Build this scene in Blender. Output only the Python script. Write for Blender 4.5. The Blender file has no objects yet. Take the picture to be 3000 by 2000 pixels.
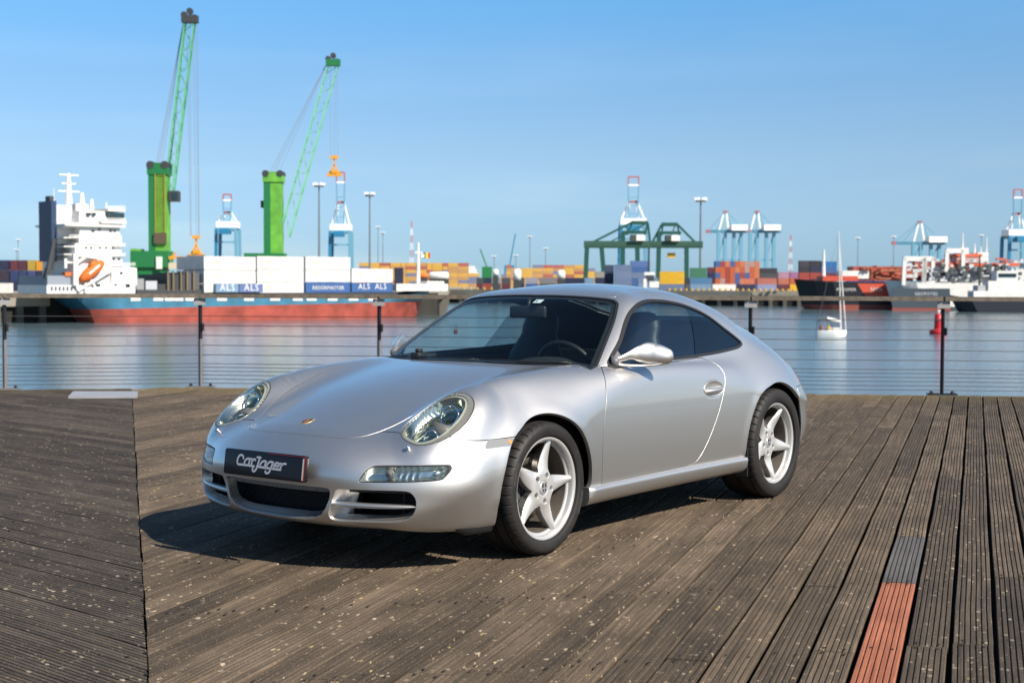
import bpy, math, random
import numpy as np
from mathutils import Vector, Matrix
rnd = random.Random(7)
S = bpy.context.scene
COL = S.collection
# ------------------------------------------------------------ camera
cam_d = bpy.data.cameras.new('camera')
cam = bpy.data.objects.new('camera', cam_d); COL.objects.link(cam)
cam.location = (6.63305, 4.6982, 1.28648)
cam.rotation_euler = (1.53009, -0.00313, 2.21071)
cam_d.sensor_width = 36; cam_d.lens = 1.38108 * 36
cam_d.clip_start = .1; cam_d.clip_end = 20000
cam_d.dof.use_dof = True; cam_d.dof.focus_distance = 7.0; cam_d.dof.aperture_fstop = 4.8
S.camera = cam
# ------------------------------------------------------------ sky and sun
SUN = Vector((.10, 1.16, 1.0)).normalized()
elev = math.asin(SUN.z)
W = bpy.data.worlds.new('World'); S.world = W; W.use_nodes = True
nt = W.node_tree; nt.nodes.clear()
sky = nt.nodes.new('ShaderNodeTexSky'); sky.sky_type = 'NISHITA'; sky.sun_disc = False
sky.sun_elevation = elev; sky.sun_rotation = math.atan2(SUN.x, SUN.y)
sky.air_density = 1.0; sky.dust_density = 0.0; sky.ozone_density = 4.0; sky.altitude = 0
bg = nt.nodes.new('ShaderNodeBackground'); bg.inputs[1].default_value = .0885
ow = nt.nodes.new('ShaderNodeOutputWorld')
tcw = nt.nodes.new('ShaderNodeTexCoord'); sxw = nt.nodes.new('ShaderNodeSeparateXYZ'); nt.links.new(tcw.outputs['Generated'], sxw.inputs[0])
rp = nt.nodes.new('ShaderNodeValToRGB'); nt.links.new(sxw.outputs[2], rp.inputs[0])     # clear maritime air: less yellow near the horizon
RP = [(0.0, (.26, .44, .78)), (.0436, (.445, .567, .788)), (.087, (.583, .655, .777)), (.139, (.59, .729, .84)), (.196, (.526, .843, .99)), (.42, (.62, .82, .86)), (1.0, (.80, .84, .78))]
while len(rp.color_ramp.elements) < len(RP): rp.color_ramp.elements.new(.5)
for el_, (ps_, c_) in zip(rp.color_ramp.elements, RP): el_.position = ps_; el_.color = (*c_, 1)
mlw = nt.nodes.new('ShaderNodeVectorMath'); mlw.operation = 'MULTIPLY'; nt.links.new(sky.outputs[0], mlw.inputs[0]); 
# towards the sun the haze is whiter; away from it a trace of thin cirrus
sdw = nt.nodes.new('ShaderNodeVectorMath'); sdw.operation = 'DOT_PRODUCT'; sdw.inputs[1].default_value = (SUN.x, SUN.y, 0); nt.links.new(tcw.outputs['Generated'], sdw.inputs[0])
mrw = nt.nodes.new('ShaderNodeMapRange'); mrw.interpolation_type = 'SMOOTHSTEP'; mrw.inputs[1].default_value = -.25; mrw.inputs[2].default_value = .70; nt.links.new(sdw.outputs['Value'], mrw.inputs[0])
mxw = nt.nodes.new('ShaderNodeMix'); mxw.data_type = 'RGBA'; mxw.inputs[7].default_value = (1.0, .93, .90, 1); nt.links.new(mrw.outputs[0], mxw.inputs[0]); nt.links.new(rp.outputs[0], mxw.inputs[6])
mpw = nt.nodes.new('ShaderNodeMapping'); mpw.inputs['Scale'].default_value = (2.2, 2.2, 14); mpw.inputs['Rotation'].default_value = (.12, .05, 0); nt.links.new(tcw.outputs['Generated'], mpw.inputs[0])
nsw = nt.nodes.new('ShaderNodeTexNoise'); nsw.inputs['Scale'].default_value = 1.6; nsw.inputs['Detail'].default_value = 7; nt.links.new(mpw.outputs[0], nsw.inputs['Vector'])
mcw = nt.nodes.new('ShaderNodeMapRange'); mcw.inputs[1].default_value = .50; mcw.inputs[2].default_value = .80; mcw.inputs[3].default_value = 0; mcw.inputs[4].default_value = .22; nt.links.new(nsw.outputs[0], mcw.inputs[0])
mxc = nt.nodes.new('ShaderNodeMix'); mxc.data_type = 'RGBA'; nt.links.new(mcw.outputs[0], mxc.inputs[0]); nt.links.new(mxw.outputs[2], mxc.inputs[6]); mxc.inputs[7].default_value = (1.15, 1.05, 1.0, 1)
nt.links.new(mxc.outputs[2], mlw.inputs[1])
nt.links.new(mlw.outputs[0], bg.inputs[0]); nt.links.new(bg.outputs[0], ow.inputs[0])
sl = bpy.data.lights.new('sun', 'SUN'); sl.energy = 4.9; sl.angle = math.radians(.53); sl.color = (1, .91, .79)
so = bpy.data.objects.new('sun', sl); COL.objects.link(so)
so.rotation_euler = SUN.to_track_quat('Z', 'Y').to_euler()
S.view_settings.view_transform = 'Standard'; S.view_settings.look = 'None'
S.view_settings.exposure = 0.75; S.view_settings.gamma = 1
S.view_settings.use_curve_mapping = False
S.render.engine = 'CYCLES'
S.cycles.max_bounces = 8; S.cycles.transparent_max_bounces = 16

# ------------------------------------------------------------ helpers
def tag(o, label=None, cat=None, group=None, kind=None):
    if label: o['label'] = label
    if cat: o['category'] = cat
    if group: o['group'] = group
    if kind: o['kind'] = kind
    return o

def empty(name, loc=(0, 0, 0), rz=0, **k):
    o = bpy.data.objects.new(name, None); COL.objects.link(o)
    o.location = loc; o.rotation_euler = (0, 0, rz); o.empty_display_size = .2
    return tag(o, **k)

def mesh(name, V, F, mat, parent=None, smooth=False, normals=None, loc=None, rz=0, **k):
    me = bpy.data.meshes.new(name)
    me.from_pydata([tuple(map(float, v)) for v in V], [], [tuple(int(i) for i in f) for f in F])
    if smooth: me.polygons.foreach_set('use_smooth', [True] * len(me.polygons))
    me.update()
    if normals is not None: me.normals_split_custom_set_from_vertices([tuple(map(float, n)) for n in normals])
    if mat:
        for m in (mat if isinstance(mat, (list, tuple)) else [mat]): me.materials.append(m)
    o = bpy.data.objects.new(name, me); COL.objects.link(o)
    if parent is not None: o.parent = parent
    if loc is not None: o.location = loc
    if rz: o.rotation_euler = (0, 0, rz)
    return tag(o, **k)

class MB:
    """collects shapes into one mesh"""
    def __init__(s): s.V = []; s.F = []
    def add(s, V, F):
        b = len(s.V); s.V += [tuple(v) for v in V]; s.F += [tuple(i + b for i in f) for f in F]; return s
    def box(s, x0, x1, y0, y1, z0, z1):
        return s.add([(x0, y0, z0), (x1, y0, z0), (x1, y1, z0), (x0, y1, z0), (x0, y0, z1), (x1, y0, z1), (x1, y1, z1), (x0, y1, z1)],
                     [(0, 3, 2, 1), (4, 5, 6, 7), (0, 1, 5, 4), (1, 2, 6, 5), (2, 3, 7, 6), (3, 0, 4, 7)])
    def bar(s, a, b, w, h=None):
        h = h or w; a = Vector(a); b = Vector(b); d = (b - a).normalized()
        r = d.cross(Vector((0, 0, 1)))
        if r.length < 1e-3: r = Vector((1, 0, 0))
        r.normalize(); u = r.cross(d); r = r * w / 2; u = u * h / 2
        return s.add([a - r - u, a + r - u, a + r + u, a - r + u, b - r - u, b + r - u, b + r + u, b - r + u],
                     [(0, 3, 2, 1), (4, 5, 6, 7), (0, 1, 5, 4), (1, 2, 6, 5), (2, 3, 7, 6), (3, 0, 4, 7)])
    def tube(s, pts, rad, n=8, cap=True):
        pts = [Vector(p) for p in pts]; rs = rad if isinstance(rad, (list, tuple)) else [rad] * len(pts)
        b = len(s.V); ref = None
        for i, p in enumerate(pts):
            d = (pts[min(i + 1, len(pts) - 1)] - pts[max(i - 1, 0)]).normalized()
            if ref is None:
                ref = d.cross(Vector((0, 0, 1)))
                if ref.length < 1e-3: ref = Vector((1, 0, 0))
            ref = (ref - d * ref.dot(d)).normalized(); u = d.cross(ref)
            for k in range(n):
                a = 2 * math.pi * k / n; s.V.append(tuple(p + (ref * math.cos(a) + u * math.sin(a)) * rs[i]))
        for i in range(len(pts) - 1):
            for k in range(n):
                k2 = (k + 1) % n; s.F.append((b + i * n + k, b + i * n + k2, b + (i + 1) * n + k2, b + (i + 1) * n + k))
        if cap: s.F.append(tuple(b + k for k in range(n))[::-1]); s.F.append(tuple(b + (len(pts) - 1) * n + k for k in range(n)))
        return s
    def lathe(s, prof, n=48, axis='y', c=(0, 0, 0), close=False):
        b = len(s.V)
        for (r, h) in prof:
            for k in range(n):
                a = 2 * math.pi * k / n
                if axis == 'y': s.V.append((c[0] + r * math.cos(a), c[1] + h, c[2] + r * math.sin(a)))
                else: s.V.append((c[0] + r * math.cos(a), c[1] + r * math.sin(a), c[2] + h))
        for i in range(len(prof) - 1):
            for k in range(n):
                k2 = (k + 1) % n; q = (b + i * n + k, b + (i + 1) * n + k, b + (i + 1) * n + k2, b + i * n + k2)
                s.F.append(q if axis == 'y' else q[::-1])
        return s
    def prism(s, poly, z0, z1):
        n = len(poly); b = len(s.V)
        s.V += [(p[0], p[1], z0) for p in poly] + [(p[0], p[1], z1) for p in poly]
        s.F += [tuple(b + i for i in range(n))[::-1], tuple(b + n + i for i in range(n))]
        s.F += [(b + i, b + (i + 1) % n, b + n + (i + 1) % n, b + n + i) for i in range(n)]; return s
    def build(s, name, mat, parent=None, smooth=False, **k):
        return mesh(name, s.V, s.F, mat, parent, smooth, **k)

def bevel(o, w, seg=2, ang=40):
    m = o.modifiers.new('bevel', 'BEVEL'); m.width = w; m.segments = seg; m.limit_method = 'ANGLE'; m.angle_limit = math.radians(ang)
    m.harden_normals = False
    for p in o.data.polygons: p.use_smooth = True
    return o

MATS = {}
def mat(name, col=(.5, .5, .5), rough=.5, metal=0, spec=.5, coat=0, coatr=.03, emit=None, bump=None, noise=None, ior=1.45):
    if name in MATS: return MATS[name]
    m = bpy.data.materials.new(name); m.use_nodes = True; n = m.node_tree.nodes; l = m.node_tree.links
    b = n['Principled BSDF']; b.inputs['Base Color'].default_value = (*col, 1); b.inputs['Roughness'].default_value = rough
    b.inputs['Metallic'].default_value = metal; b.inputs['Specular IOR Level'].default_value = spec; b.inputs['IOR'].default_value = ior
    b.inputs['Coat Weight'].default_value = coat; b.inputs['Coat Roughness'].default_value = coatr
    tc = n.new('ShaderNodeTexCoord')
    if noise:   # (scale, amount): colour mottling that belongs to the surface
        t = n.new('ShaderNodeTexNoise'); t.inputs['Scale'].default_value = noise[0]; t.inputs['Detail'].default_value = 6
        l.new(tc.outputs['Object'], t.inputs['Vector'])
        mr = n.new('ShaderNodeMapRange'); mr.inputs[1].default_value = .3; mr.inputs[2].default_value = .7
        mr.inputs[3].default_value = 1 - noise[1]; mr.inputs[4].default_value = 1 + noise[1] * .6
        l.new(t.outputs[0], mr.inputs[0])
        mx = n.new('ShaderNodeVectorMath'); mx.operation = 'SCALE'; mx.inputs[0].default_value = col
        l.new(mr.outputs[0], mx.inputs['Scale']); l.new(mx.outputs[0], b.inputs['Base Color'])
    if bump:
        t = n.new('ShaderNodeTexNoise'); t.inputs['Scale'].default_value = bump[0]; t.inputs['Detail'].default_value = 4
        l.new(tc.outputs['Object'], t.inputs['Vector'])
        bp = n.new('ShaderNodeBump'); bp.inputs['Strength'].default_value = bump[1]; bp.inputs['Distance'].default_value = bump[2]
        l.new(t.outputs[0], bp.inputs['Height']); l.new(bp.outputs[0], b.inputs['Normal'])
    MATS[name] = m; return m

def glass_mat(name, tint, refl=1.6, extra=0.0, rough=0.0):
    m = bpy.data.materials.new(name); m.use_nodes = True; n = m.node_tree.nodes; l = m.node_tree.links; n.clear()
    o = n.new('ShaderNodeOutputMaterial'); mix = n.new('ShaderNodeMixShader'); t = n.new('ShaderNodeBsdfTransparent')
    g = n.new('ShaderNodeBsdfGlossy'); fr = n.new('ShaderNodeFresnel'); fr.inputs[0].default_value = refl
    t.inputs[0].default_value = (*tint, 1); g.inputs['Roughness'].default_value = rough
    ge = n.new('ShaderNodeNewGeometry'); io = n.new('ShaderNodeMapRange'); io.inputs[3].default_value = refl; io.inputs[4].default_value = 1 / refl   # same reflectance from either side of the thin pane
    l.new(ge.outputs['Backfacing'], io.inputs[0]); l.new(io.outputs[0], fr.inputs[0])
    ad = n.new('ShaderNodeMath'); ad.inputs[1].default_value = extra; l.new(fr.outputs[0], ad.inputs[0])
    l.new(ad.outputs[0], mix.inputs[0]); l.new(t.outputs[0], mix.inputs[1]); l.new(g.outputs[0], mix.inputs[2]); l.new(mix.outputs[0], o.inputs[0])
    return m

# camera-facing basis used only to lay the harbour out in metres: lateral X, depth D, height z
CAM = Vector(cam.location)
FW = Vector((-.80228, -.59696, 0)).normalized(); RT = Vector((-.59696, .80228, 0)).normalized()
def L2W(X, D, z): 
    p = CAM + FW * D + RT * X; return (p.x, p.y, z)
YAW = math.atan2(RT.y, RT.x)      # local x = lateral, local y = depth
def ang(e): return YAW + e
def lat(px, D): return (px * 1.2755 - 1500) / 4143.2 * D
def hgt(px, py, D): return CAM.z - (py * 1.2755 - 831.2 - (px * 1.2755 - 1500) * .0031) * D / 4143.2
# ============================================================ the car's surface, in metres (x forward, y to its left, z up)
def _pch(xs,ys):
    xs=np.array(xs,float);ys=np.array(ys,float)
    if xs[0]>xs[-1]: xs=xs[::-1];ys=ys[::-1]
    h=np.diff(xs);d=np.diff(ys)/h
    m=np.empty(len(xs));m[0]=d[0];m[-1]=d[-1]
    m[1:-1]=(d[:-1]*h[1:]+d[1:]*h[:-1])/(h[1:]+h[:-1])
    def f(x):
        x=np.clip(x,xs[0],xs[-1]);i=np.clip(np.searchsorted(xs,x)-1,0,len(xs)-2)
        t=(x-xs[i])/h[i];t2=t*t;t3=t2*t
        return (2*t3-3*t2+1)*ys[i]+(t3-2*t2+t)*h[i]*m[i]+(-2*t3+3*t2)*ys[i+1]+(t3-t2)*h[i]*m[i+1]
    return f
def T(*a,s=.05):
    f=_pch(a[0::2],a[1::2]);lo,hi=min(a[0::2])-.5,max(a[0::2])+.5
    g=np.arange(lo,hi,.001);v=f(g);k=np.arange(-int(3*s*1000),int(3*s*1000)+1)*.001
    w=np.exp(-(k/s)**2/2);w/=w.sum();n=len(k)//2
    v=np.convolve(np.pad(v,n,'edge'),w,'valid')
    return lambda x: np.interp(x,g,v)
def smax(a,b,k):
    h=np.maximum(k-np.abs(a-b),0)/k
    return np.maximum(a,b)+h*h*k*.25
def smin(a,b,k): return -smax(-a,-b,k)
def sst(a,b,x):
    t=np.clip((x-a)/(b-a),0,1);return t*t*t*(t*(6*t-15)+10)
Hc=T(2.4,.47,2.25,.525,2.15,.565,2.05,.60,1.92,.643,1.7,.712,1.5,.765,1.3,.806,1.1,.84,.9,.866,.75,.882,.6,.888,.3,.89,-.5,.895,-1.,.90,-1.3,.90,-1.5,.89,-1.7,.86,-1.9,.81,-2.05,.75,-2.2,.67,-2.4,.55)
Cy=T(2.4,.30,1.95,.28,1.72,.24,1.5,.20,1.15,.13,.75,.06,.3,.03,-1.,.03,-1.4,.06,-2.2,.12)
Bh=T(2.2,0,2.0,0,1.9,.018,1.72,.078,1.6,.104,1.52,.112,1.4,.108,1.3,.097,1.15,.072,.9,.035,.7,.012,.5,0,-3,0)
Bc=T(2.2,.60,1.7,.622,1.3,.645,.7,.67)
Wx=T(2.4,.80,2.1,.835,1.9,.852,1.7,.865,1.5,.874,1.3,.880,1.175,.882,1.0,.878,.8,.868,.5,.862,.2,.862,-.2,.868,-.5,.878,-.8,.892,-1.0,.900,-1.175,.905,-1.4,.895,-1.6,.87,-1.8,.83,-2.0,.78,-2.3,.70)
Pz=T(0,-.20,.10,-.11,.17,-.062,.22,-.035,.28,-.018,.36,-.008,.5,0,.6,0,.7,-.008,.78,-.022,.86,-.04,.95,-.10,1.1,-.2,s=.022)
Qn=T(0,.35,.12,.22,.17,.13,.20,.095,.235,.062,.28,.045,.34,.045,.39,.036,.44,.028,.49,.036,.54,.055,.60,.085,.70,.14,s=.016)
Rc=T(1.4,.45,.85,.80,.72,.877,.6,.95,.45,1.037,0.3,1.12,.2,1.175,.10,1.222,0,1.251,-.1,1.268,-.25,1.285,-.4,1.291,-.55,1.287,-.7,1.274,-.9,1.236,-1.1,1.19,-1.3,1.132,-1.5,1.058,-1.7,.965,-1.9,.87,-2.05,.795,-2.2,.71,-2.4,.5)
G0=T(1.2,.66,.75,.74,.574,.763,.3,.774,0,.769,-.4,.765,-.8,.755,-1.1,.742,-1.4,.69,-1.7,.54,-2.0,.40,-2.3,.25)
Kf=T(2.2,.18,1.8,.17,1.55,.20,1.3,.22,.9,.21,.5,.13,-.4,.14,-.9,.24,-1.2,.32,-1.7,.36,-2.3,.36)
Kb=T(2,.02,-.5,.02,-.8,.05,-1.1,.14,-1.3,.20,-1.8,.26,-2.4,.3)
def fbody(P):
    x,y,z=P[...,0],np.abs(P[...,1]),P[...,2]
    ftop=z-(Hc(x)-Cy(x)*y*y+Bh(x)*np.exp(-((y-Bc(x))/np.where(y>Bc(x),.135+.10*sst(1.2,1.6,x),.135))**2))
    ra=np.hypot(x-1.185,z-.318);rb=np.hypot(x+1.175,z-.33)
    lip=.006*np.exp(-((ra-.372)/.045)**2)+.006*np.exp(-((rb-.38)/.045)**2)
    fside=(y-(Wx(x)+Pz(z)+lip*sst(.25,.33,z)-.07*sst(.42,.20,z)*sst(1.5,1.95,x)))
    # top normalisation
    f=smax(ftop*.93,fside,Kf(x))
    fn=(x-(2.193-.415*y**2.3-Qn(z)*(1-.5*sst(.35,.7,y)*sst(.45,.55,z))))*.9
    f=smax(f,fn,.13+.05*sst(.3,.7,y))
    q=.22*sst(.45,.15,z)**1.5+.10*sst(.52,.75,z)
    ft=(-x-(2.235-.60*y**2.4-q))*.93
    f=smax(f,ft,.22)
    dx=x-1.665;dzz=z-.617
    ea=(dx*.85-dzz*.53)/.25;ec=(dx*.53+dzz*.85)/.095;eb=(y-.646)/.140
    er=np.sqrt(ea*ea+eb*eb+ec*ec)+1e-9
    fe=er*(er-1)/(np.sqrt((ea/.25)**2+(eb/.140)**2+(ec/.095)**2)+1e-9)
    f=smin(f,fe,.09)
    f=smax(f,.178+.022*sst(1.45,1.9,x)*sst(.75,.5,y)-z,.03)
    # greenhouse
    xr=x+.33*y*y*sst(-.6,.1,x)
    R=Rc(xr)-(.02+.17*sst(.1,-.4,x)-.08*sst(-1.2,-2.,x))*y*y
    slope=sst(.05,.35,x)*.45+sst(-.9,-1.5,x)*.35
    fr=(z-R)/np.sqrt(1+slope**2)
    dz=z-.88
    fs=(y-(G0(x)-.40*dz-.34*np.maximum(dz,0)**2))*.88
    g=smax(fr,fs,.09+.07*sst(.1,-.3,x)+.1*sst(-.9,-1.4,x))
    g=smax(g,.7-z,.02)
    return smin(f,g,Kb(x))
def grad(P,e=2e-3):
    g=np.empty(P.shape)
    for i in range(3):
        d=np.zeros(3);d[i]=e
        g[...,i]=fbody(P+d)-fbody(P-d)
    return g/np.linalg.norm(g,axis=-1,keepdims=True)

def shell_grid():
    nt_ = 280; th = np.linspace(-np.pi / 2, np.pi / 2, nt_)
    rows = []
    for a in np.linspace(0.6, 90, 145)[:-1]: rows.append((1.45, math.radians(a), 1))
    for x in np.arange(1.45, -1.45, -.0095): rows.append((x, math.pi / 2, 1))
    for a in np.linspace(90, .6, 100): rows.append((-1.45, math.radians(a), -1))
    n = len(rows)
    O = np.zeros((n, nt_, 3)); Dm = np.zeros((n, nt_, 3))
    for i, (x, a, s) in enumerate(rows):
        O[i, :, 0] = x; O[i, :, 2] = .47
        Dm[i, :, 0] = s * math.cos(a); Dm[i, :, 1] = np.cos(th) * math.sin(a); Dm[i, :, 2] = np.sin(th) * math.sin(a)
    Dm[:, 0, 1] = 0; Dm[:, -1, 1] = 0
    lo = np.full((n, nt_), .03); hi = np.full((n, nt_), 2.3)
    for _ in range(17):
        m = (lo + hi) / 2; v = fbody(O + Dm * m[..., None]); ins = v < 0
        lo = np.where(ins, m, lo); hi = np.where(ins, hi, m)
    P = O + Dm * ((lo + hi) / 2)[..., None]
    P[:, 0, 1] = 0; P[:, -1, 1] = 0
    V = P.reshape(-1, 3); i, j = np.meshgrid(np.arange(n - 1), np.arange(nt_ - 1), indexing='ij')
    a = (i * nt_ + j).ravel(); b = a + nt_; c = b + 1; d = a + 1
    F = np.concatenate([np.stack([a, b, c], 1), np.stack([a, c, d], 1)])
    t = V[F]; nn = np.cross(t[:, 1] - t[:, 0], t[:, 2] - t[:, 0]); cen = t.mean(1)
    mid = len(F) // 3
    g = grad(cen[mid:mid + 1]); 
    if (nn[mid] * g[0]).sum() < 0: F = F[:, ::-1]
    return V, F

def compact(V, F):
    u, inv = np.unique(F, return_inverse=True); return V[u], inv.reshape(F.shape)

def isocut(V, F, val):
    """keep the part of the surface where val < 0, cutting the triangles on the line val = 0"""
    if len(F) == 0: return V, F
    val = np.where(np.abs(val) < 1e-9, 1e-9, val)
    ins = val[F] < 0; cnt = ins.sum(1)
    keep = [F[cnt == 3]]
    def roll(T, I):
        k = np.argmax(I, 1); r = np.arange(len(T))
        return np.stack([T[r, k], T[r, (k + 1) % 3], T[r, (k + 2) % 3]], 1)
    A = roll(F[cnt == 1], ins[cnt == 1]); B = roll(F[cnt == 2], ~ins[cnt == 2])
    E = np.concatenate([A[:, [0, 1]], A[:, [0, 2]], B[:, [0, 1]], B[:, [0, 2]]])
    if len(E) == 0: return compact(V, keep[0]) if len(keep[0]) else (V[:0], keep[0])
    Es = np.sort(E, 1); key = Es[:, 0].astype(np.int64) * (len(V) + 1) + Es[:, 1]
    uk, first, inv = np.unique(key, return_index=True, return_inverse=True)
    e = Es[first]; v0 = val[e[:, 0]]; v1 = val[e[:, 1]]; t = np.clip(v0 / (v0 - v1), .001, .999)[:, None]
    nv = V[e[:, 0]] * (1 - t) + V[e[:, 1]] * t
    idx = inv + len(V); na, nb = len(A), len(B)
    a1, a2 = idx[:na], idx[na:2 * na]; b1, b2 = idx[2 * na:2 * na + nb], idx[2 * na + nb:]
    keep.append(np.stack([A[:, 0], a1, a2], 1))
    keep.append(np.stack([b1, B[:, 1], B[:, 2]], 1)); keep.append(np.stack([b1, B[:, 2], b2], 1))
    return compact(np.concatenate([V, nv]), np.concatenate(keep))

def psd(P2, poly):
    """signed distance to a closed polygon, negative inside"""
    poly = np.asarray(poly, float); x, y = P2[:, 0], P2[:, 1]; d = np.full(len(P2), 1e9); c = np.zeros(len(P2), bool)
    lo = poly.min(0) - .12; hi = poly.max(0) + .12
    near = (x > lo[0]) & (x < hi[0]) & (y > lo[1]) & (y < hi[1])
    d[:] = .12; xn, yn = x[near], y[near]; dn = np.full(len(xn), 1e9); cn = np.zeros(len(xn), bool)
    for k in range(len(poly)):
        a = poly[k]; b = poly[(k + 1) % len(poly)]; ab = b - a; L = (ab * ab).sum() + 1e-12
        t = np.clip(((xn - a[0]) * ab[0] + (yn - a[1]) * ab[1]) / L, 0, 1)
        dn = np.minimum(dn, np.hypot(xn - a[0] - t * ab[0], yn - a[1] - t * ab[1]))
        cr = ((a[1] > yn) != (b[1] > yn)) & (xn < (b[0] - a[0]) * (yn - a[1]) / (b[1] - a[1] + 1e-15) + a[0]); cn ^= cr
    d[near] = np.where(cn, -dn, dn); return d

def catm(pts, n=5, closed=True):
    P = [np.array(p, float) for p in pts]; N = len(P); out = []
    for i in range(N if closed else N - 1):
        p0, p1, p2, p3 = [P[(i + k) % N] if closed else P[min(max(i + k, 0), N - 1)] for k in (-1, 0, 1, 2)]
        for j in range(n):
            t = j / n; out.append(.5 * (2 * p1 + (p2 - p0) * t + (2 * p0 - 5 * p1 + 4 * p2 - p3) * t * t + (3 * p1 - p0 - 3 * p2 + p3) * t ** 3))
    if not closed: out.append(P[-1])
    return np.array(out)

def boundary(F):
    E = np.concatenate([F[:, [0, 1]], F[:, [1, 2]], F[:, [2, 0]]]).astype(np.int64); M = F.max() + 1
    k = E[:, 0] * M + E[:, 1]; kr = E[:, 1] * M + E[:, 0]
    return E[~np.isin(k, kr)]

def panel(name, V, F, m, parent, centre=False, depth=.010, off=0.0, r=.0016, side=1, fold=True, disp=None, **k):
    """turn a cut piece of the surface into a panel with rounded, turned-in edges"""
    if len(F) == 0: print('EMPTY', name); return None
    V = V.copy()
    if centre:
        n = len(V); on = np.abs(V[:, 1]) < 1e-6
        mp = np.where(on, np.arange(n), np.arange(n) + n)
        V2 = V.copy(); V2[:, 1] *= -1; V = np.concatenate([V, V2]); F = np.concatenate([F, mp[F][:, ::-1]]); V, F = compact(V, F)
    elif side < 0:
        V[:, 1] *= -1; F = F[:, ::-1]
    N = grad(V)
    if disp is not None:
        V = disp(V, N)
        t = V[F]; fn = np.cross(t[:, 1] - t[:, 0], t[:, 2] - t[:, 0]); N = np.zeros_like(V)
        for c in range(3): np.add.at(N, F[:, c], fn)
        N /= np.linalg.norm(N, axis=1, keepdims=True) + 1e-12
    V = V + N * off
    Fs = [F]; Vs = [V]; Ns = [N]
    if fold:
        E = boundary(F); d = V[E[:, 1]] - V[E[:, 0]]; d /= np.linalg.norm(d, axis=1, keepdims=True) + 1e-12
        out = np.cross(d, N[E[:, 0]]); acc = np.zeros_like(V)
        np.add.at(acc, E[:, 0], out); np.add.at(acc, E[:, 1], out)
        bi = np.unique(E); e = acc[bi]; e /= np.linalg.norm(e, axis=1, keepdims=True) + 1e-12
        nb = N[bi]; vb = V[bi]; rk = np.full(len(V), -1); rk[bi] = np.arange(len(bi))
        dep = depth(vb) if callable(depth) else np.full(len(bi), depth)
        n0 = len(V); m_ = len(bi)
        Vs += [vb + e * r * .7 - nb * r * .3, vb + e * r - nb * r, vb + e * r - nb * dep[:, None]]
        q = (nb + e); q /= np.linalg.norm(q, axis=1, keepdims=True)
        Ns += [q, e, e]
        a = rk[E[:, 0]]; b = rk[E[:, 1]]
        base = [E[:, 0], n0 + a, n0 + m_ + a, n0 + 2 * m_ + a]; base2 = [E[:, 1], n0 + b, n0 + m_ + b, n0 + 2 * m_ + b]
        for s in range(3):
            Fs += [np.stack([base2[s], base[s], base[s + 1]], 1), np.stack([base2[s], base[s + 1], base2[s + 1]], 1)]
    V = np.concatenate(Vs); N = np.concatenate(Ns); F = np.concatenate(Fs)
    me = bpy.data.meshes.new(name); me.vertices.add(len(V)); me.vertices.foreach_set('co', V.astype(np.float32).ravel())
    me.loops.add(len(F) * 3); me.loops.foreach_set('vertex_index', F.astype(np.int32).ravel())
    me.polygons.add(len(F)); me.polygons.foreach_set('loop_start', np.arange(0, len(F) * 3, 3, dtype=np.int32))
    me.polygons.foreach_set('use_smooth', np.ones(len(F), bool)); me.update(calc_edges=True)
    me.normals_split_custom_set_from_vertices(N.astype(np.float32).tolist())
    me.materials.append(m); o = bpy.data.objects.new(name, me); COL.objects.link(o); o.parent = parent
    return tag(o, **k)

def hit(p0, p1):
    p0 = np.array(p0, float); p1 = np.array(p1, float); lo, hi = 0., 1.       # p0 outside, p1 inside
    for _ in range(26):
        m = (lo + hi) / 2
        if fbody((p0 + (p1 - p0) * m)[None])[0] > 0: lo = m
        else: hi = m
    p = p0 + (p1 - p0) * hi; return Vector(p), Vector(grad(p[None])[0])
def hitx(y, z): return hit((2.5, y, z), (1.3, y, z))
def hity(x, z, s=1): return hit((x, s * 1.2, z), (x, 0, z))
def hitz(x, y): return hit((x, y, 1.6), (x, y, .5))

# ------------------------------------------------------------ paints and trims
def paint_mat():
    m = bpy.data.materials.new('silver_paint'); m.use_nodes = True; n = m.node_tree.nodes; l = m.node_tree.links; b = n['Principled BSDF']
    b.inputs['Base Color'].default_value = (.66, .645, .62, 1); b.inputs['Metallic'].default_value = 1.0; b.inputs['Roughness'].default_value = .36
    b.inputs['Coat Weight'].default_value = 1.0; b.inputs['Coat Roughness'].default_value = .03
    tc = n.new('ShaderNodeTexCoord'); t = n.new('ShaderNodeTexVoronoi'); t.inputs['Scale'].default_value = 900
    l.new(tc.outputs['Object'], t.inputs['Vector'])
    mr = n.new('ShaderNodeMapRange'); mr.inputs[3].default_value = .40; mr.inputs[4].default_value = .54
    l.new(t.outputs['Color'], mr.inputs[0]); l.new(mr.outputs[0], b.inputs['Roughness'])
    return m
PAINT = paint_mat()
M_BLK = mat('black_rubber', (.012, .012, .013), .55)
M_DRK = mat('dark_cavity', (.006, .006, .007), .7)
M_PLA = mat('black_plastic', (.02, .02, .022), .42, bump=(90, .3, .002))
M_GRY = mat('grey_plastic', (.13, .13, .14), .45)
M_CHR = mat('chrome', (.82, .83, .85), .06, 1)
M_REF = mat('lamp_reflector', (.56, .58, .54), .18, 1)
M_REF2 = mat('fog_reflector', (.68, .70, .66), .22, 1); M_BEZ = mat('lamp_bezel_pale', (.66, .67, .60), .3, .6)
M_RIM = mat('alloy_silver', (.54, .54, .53), .38, .5, coat=.5, coatr=.08)
M_BAR = mat('rim_barrel_dust_shade', (.19, .165, .14), .42, .55, noise=(12, .2))  # dusty tone, darkened to carry the shade inside the rim
M_TYR = mat('tyre_rubber', (.015, .0135, .013), .62, bump=(60, .25, .003), noise=(9, .35))
M_DISC = mat('brake_disc_steel', (.30, .27, .24), .38, .9, noise=(14, .2))
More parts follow.
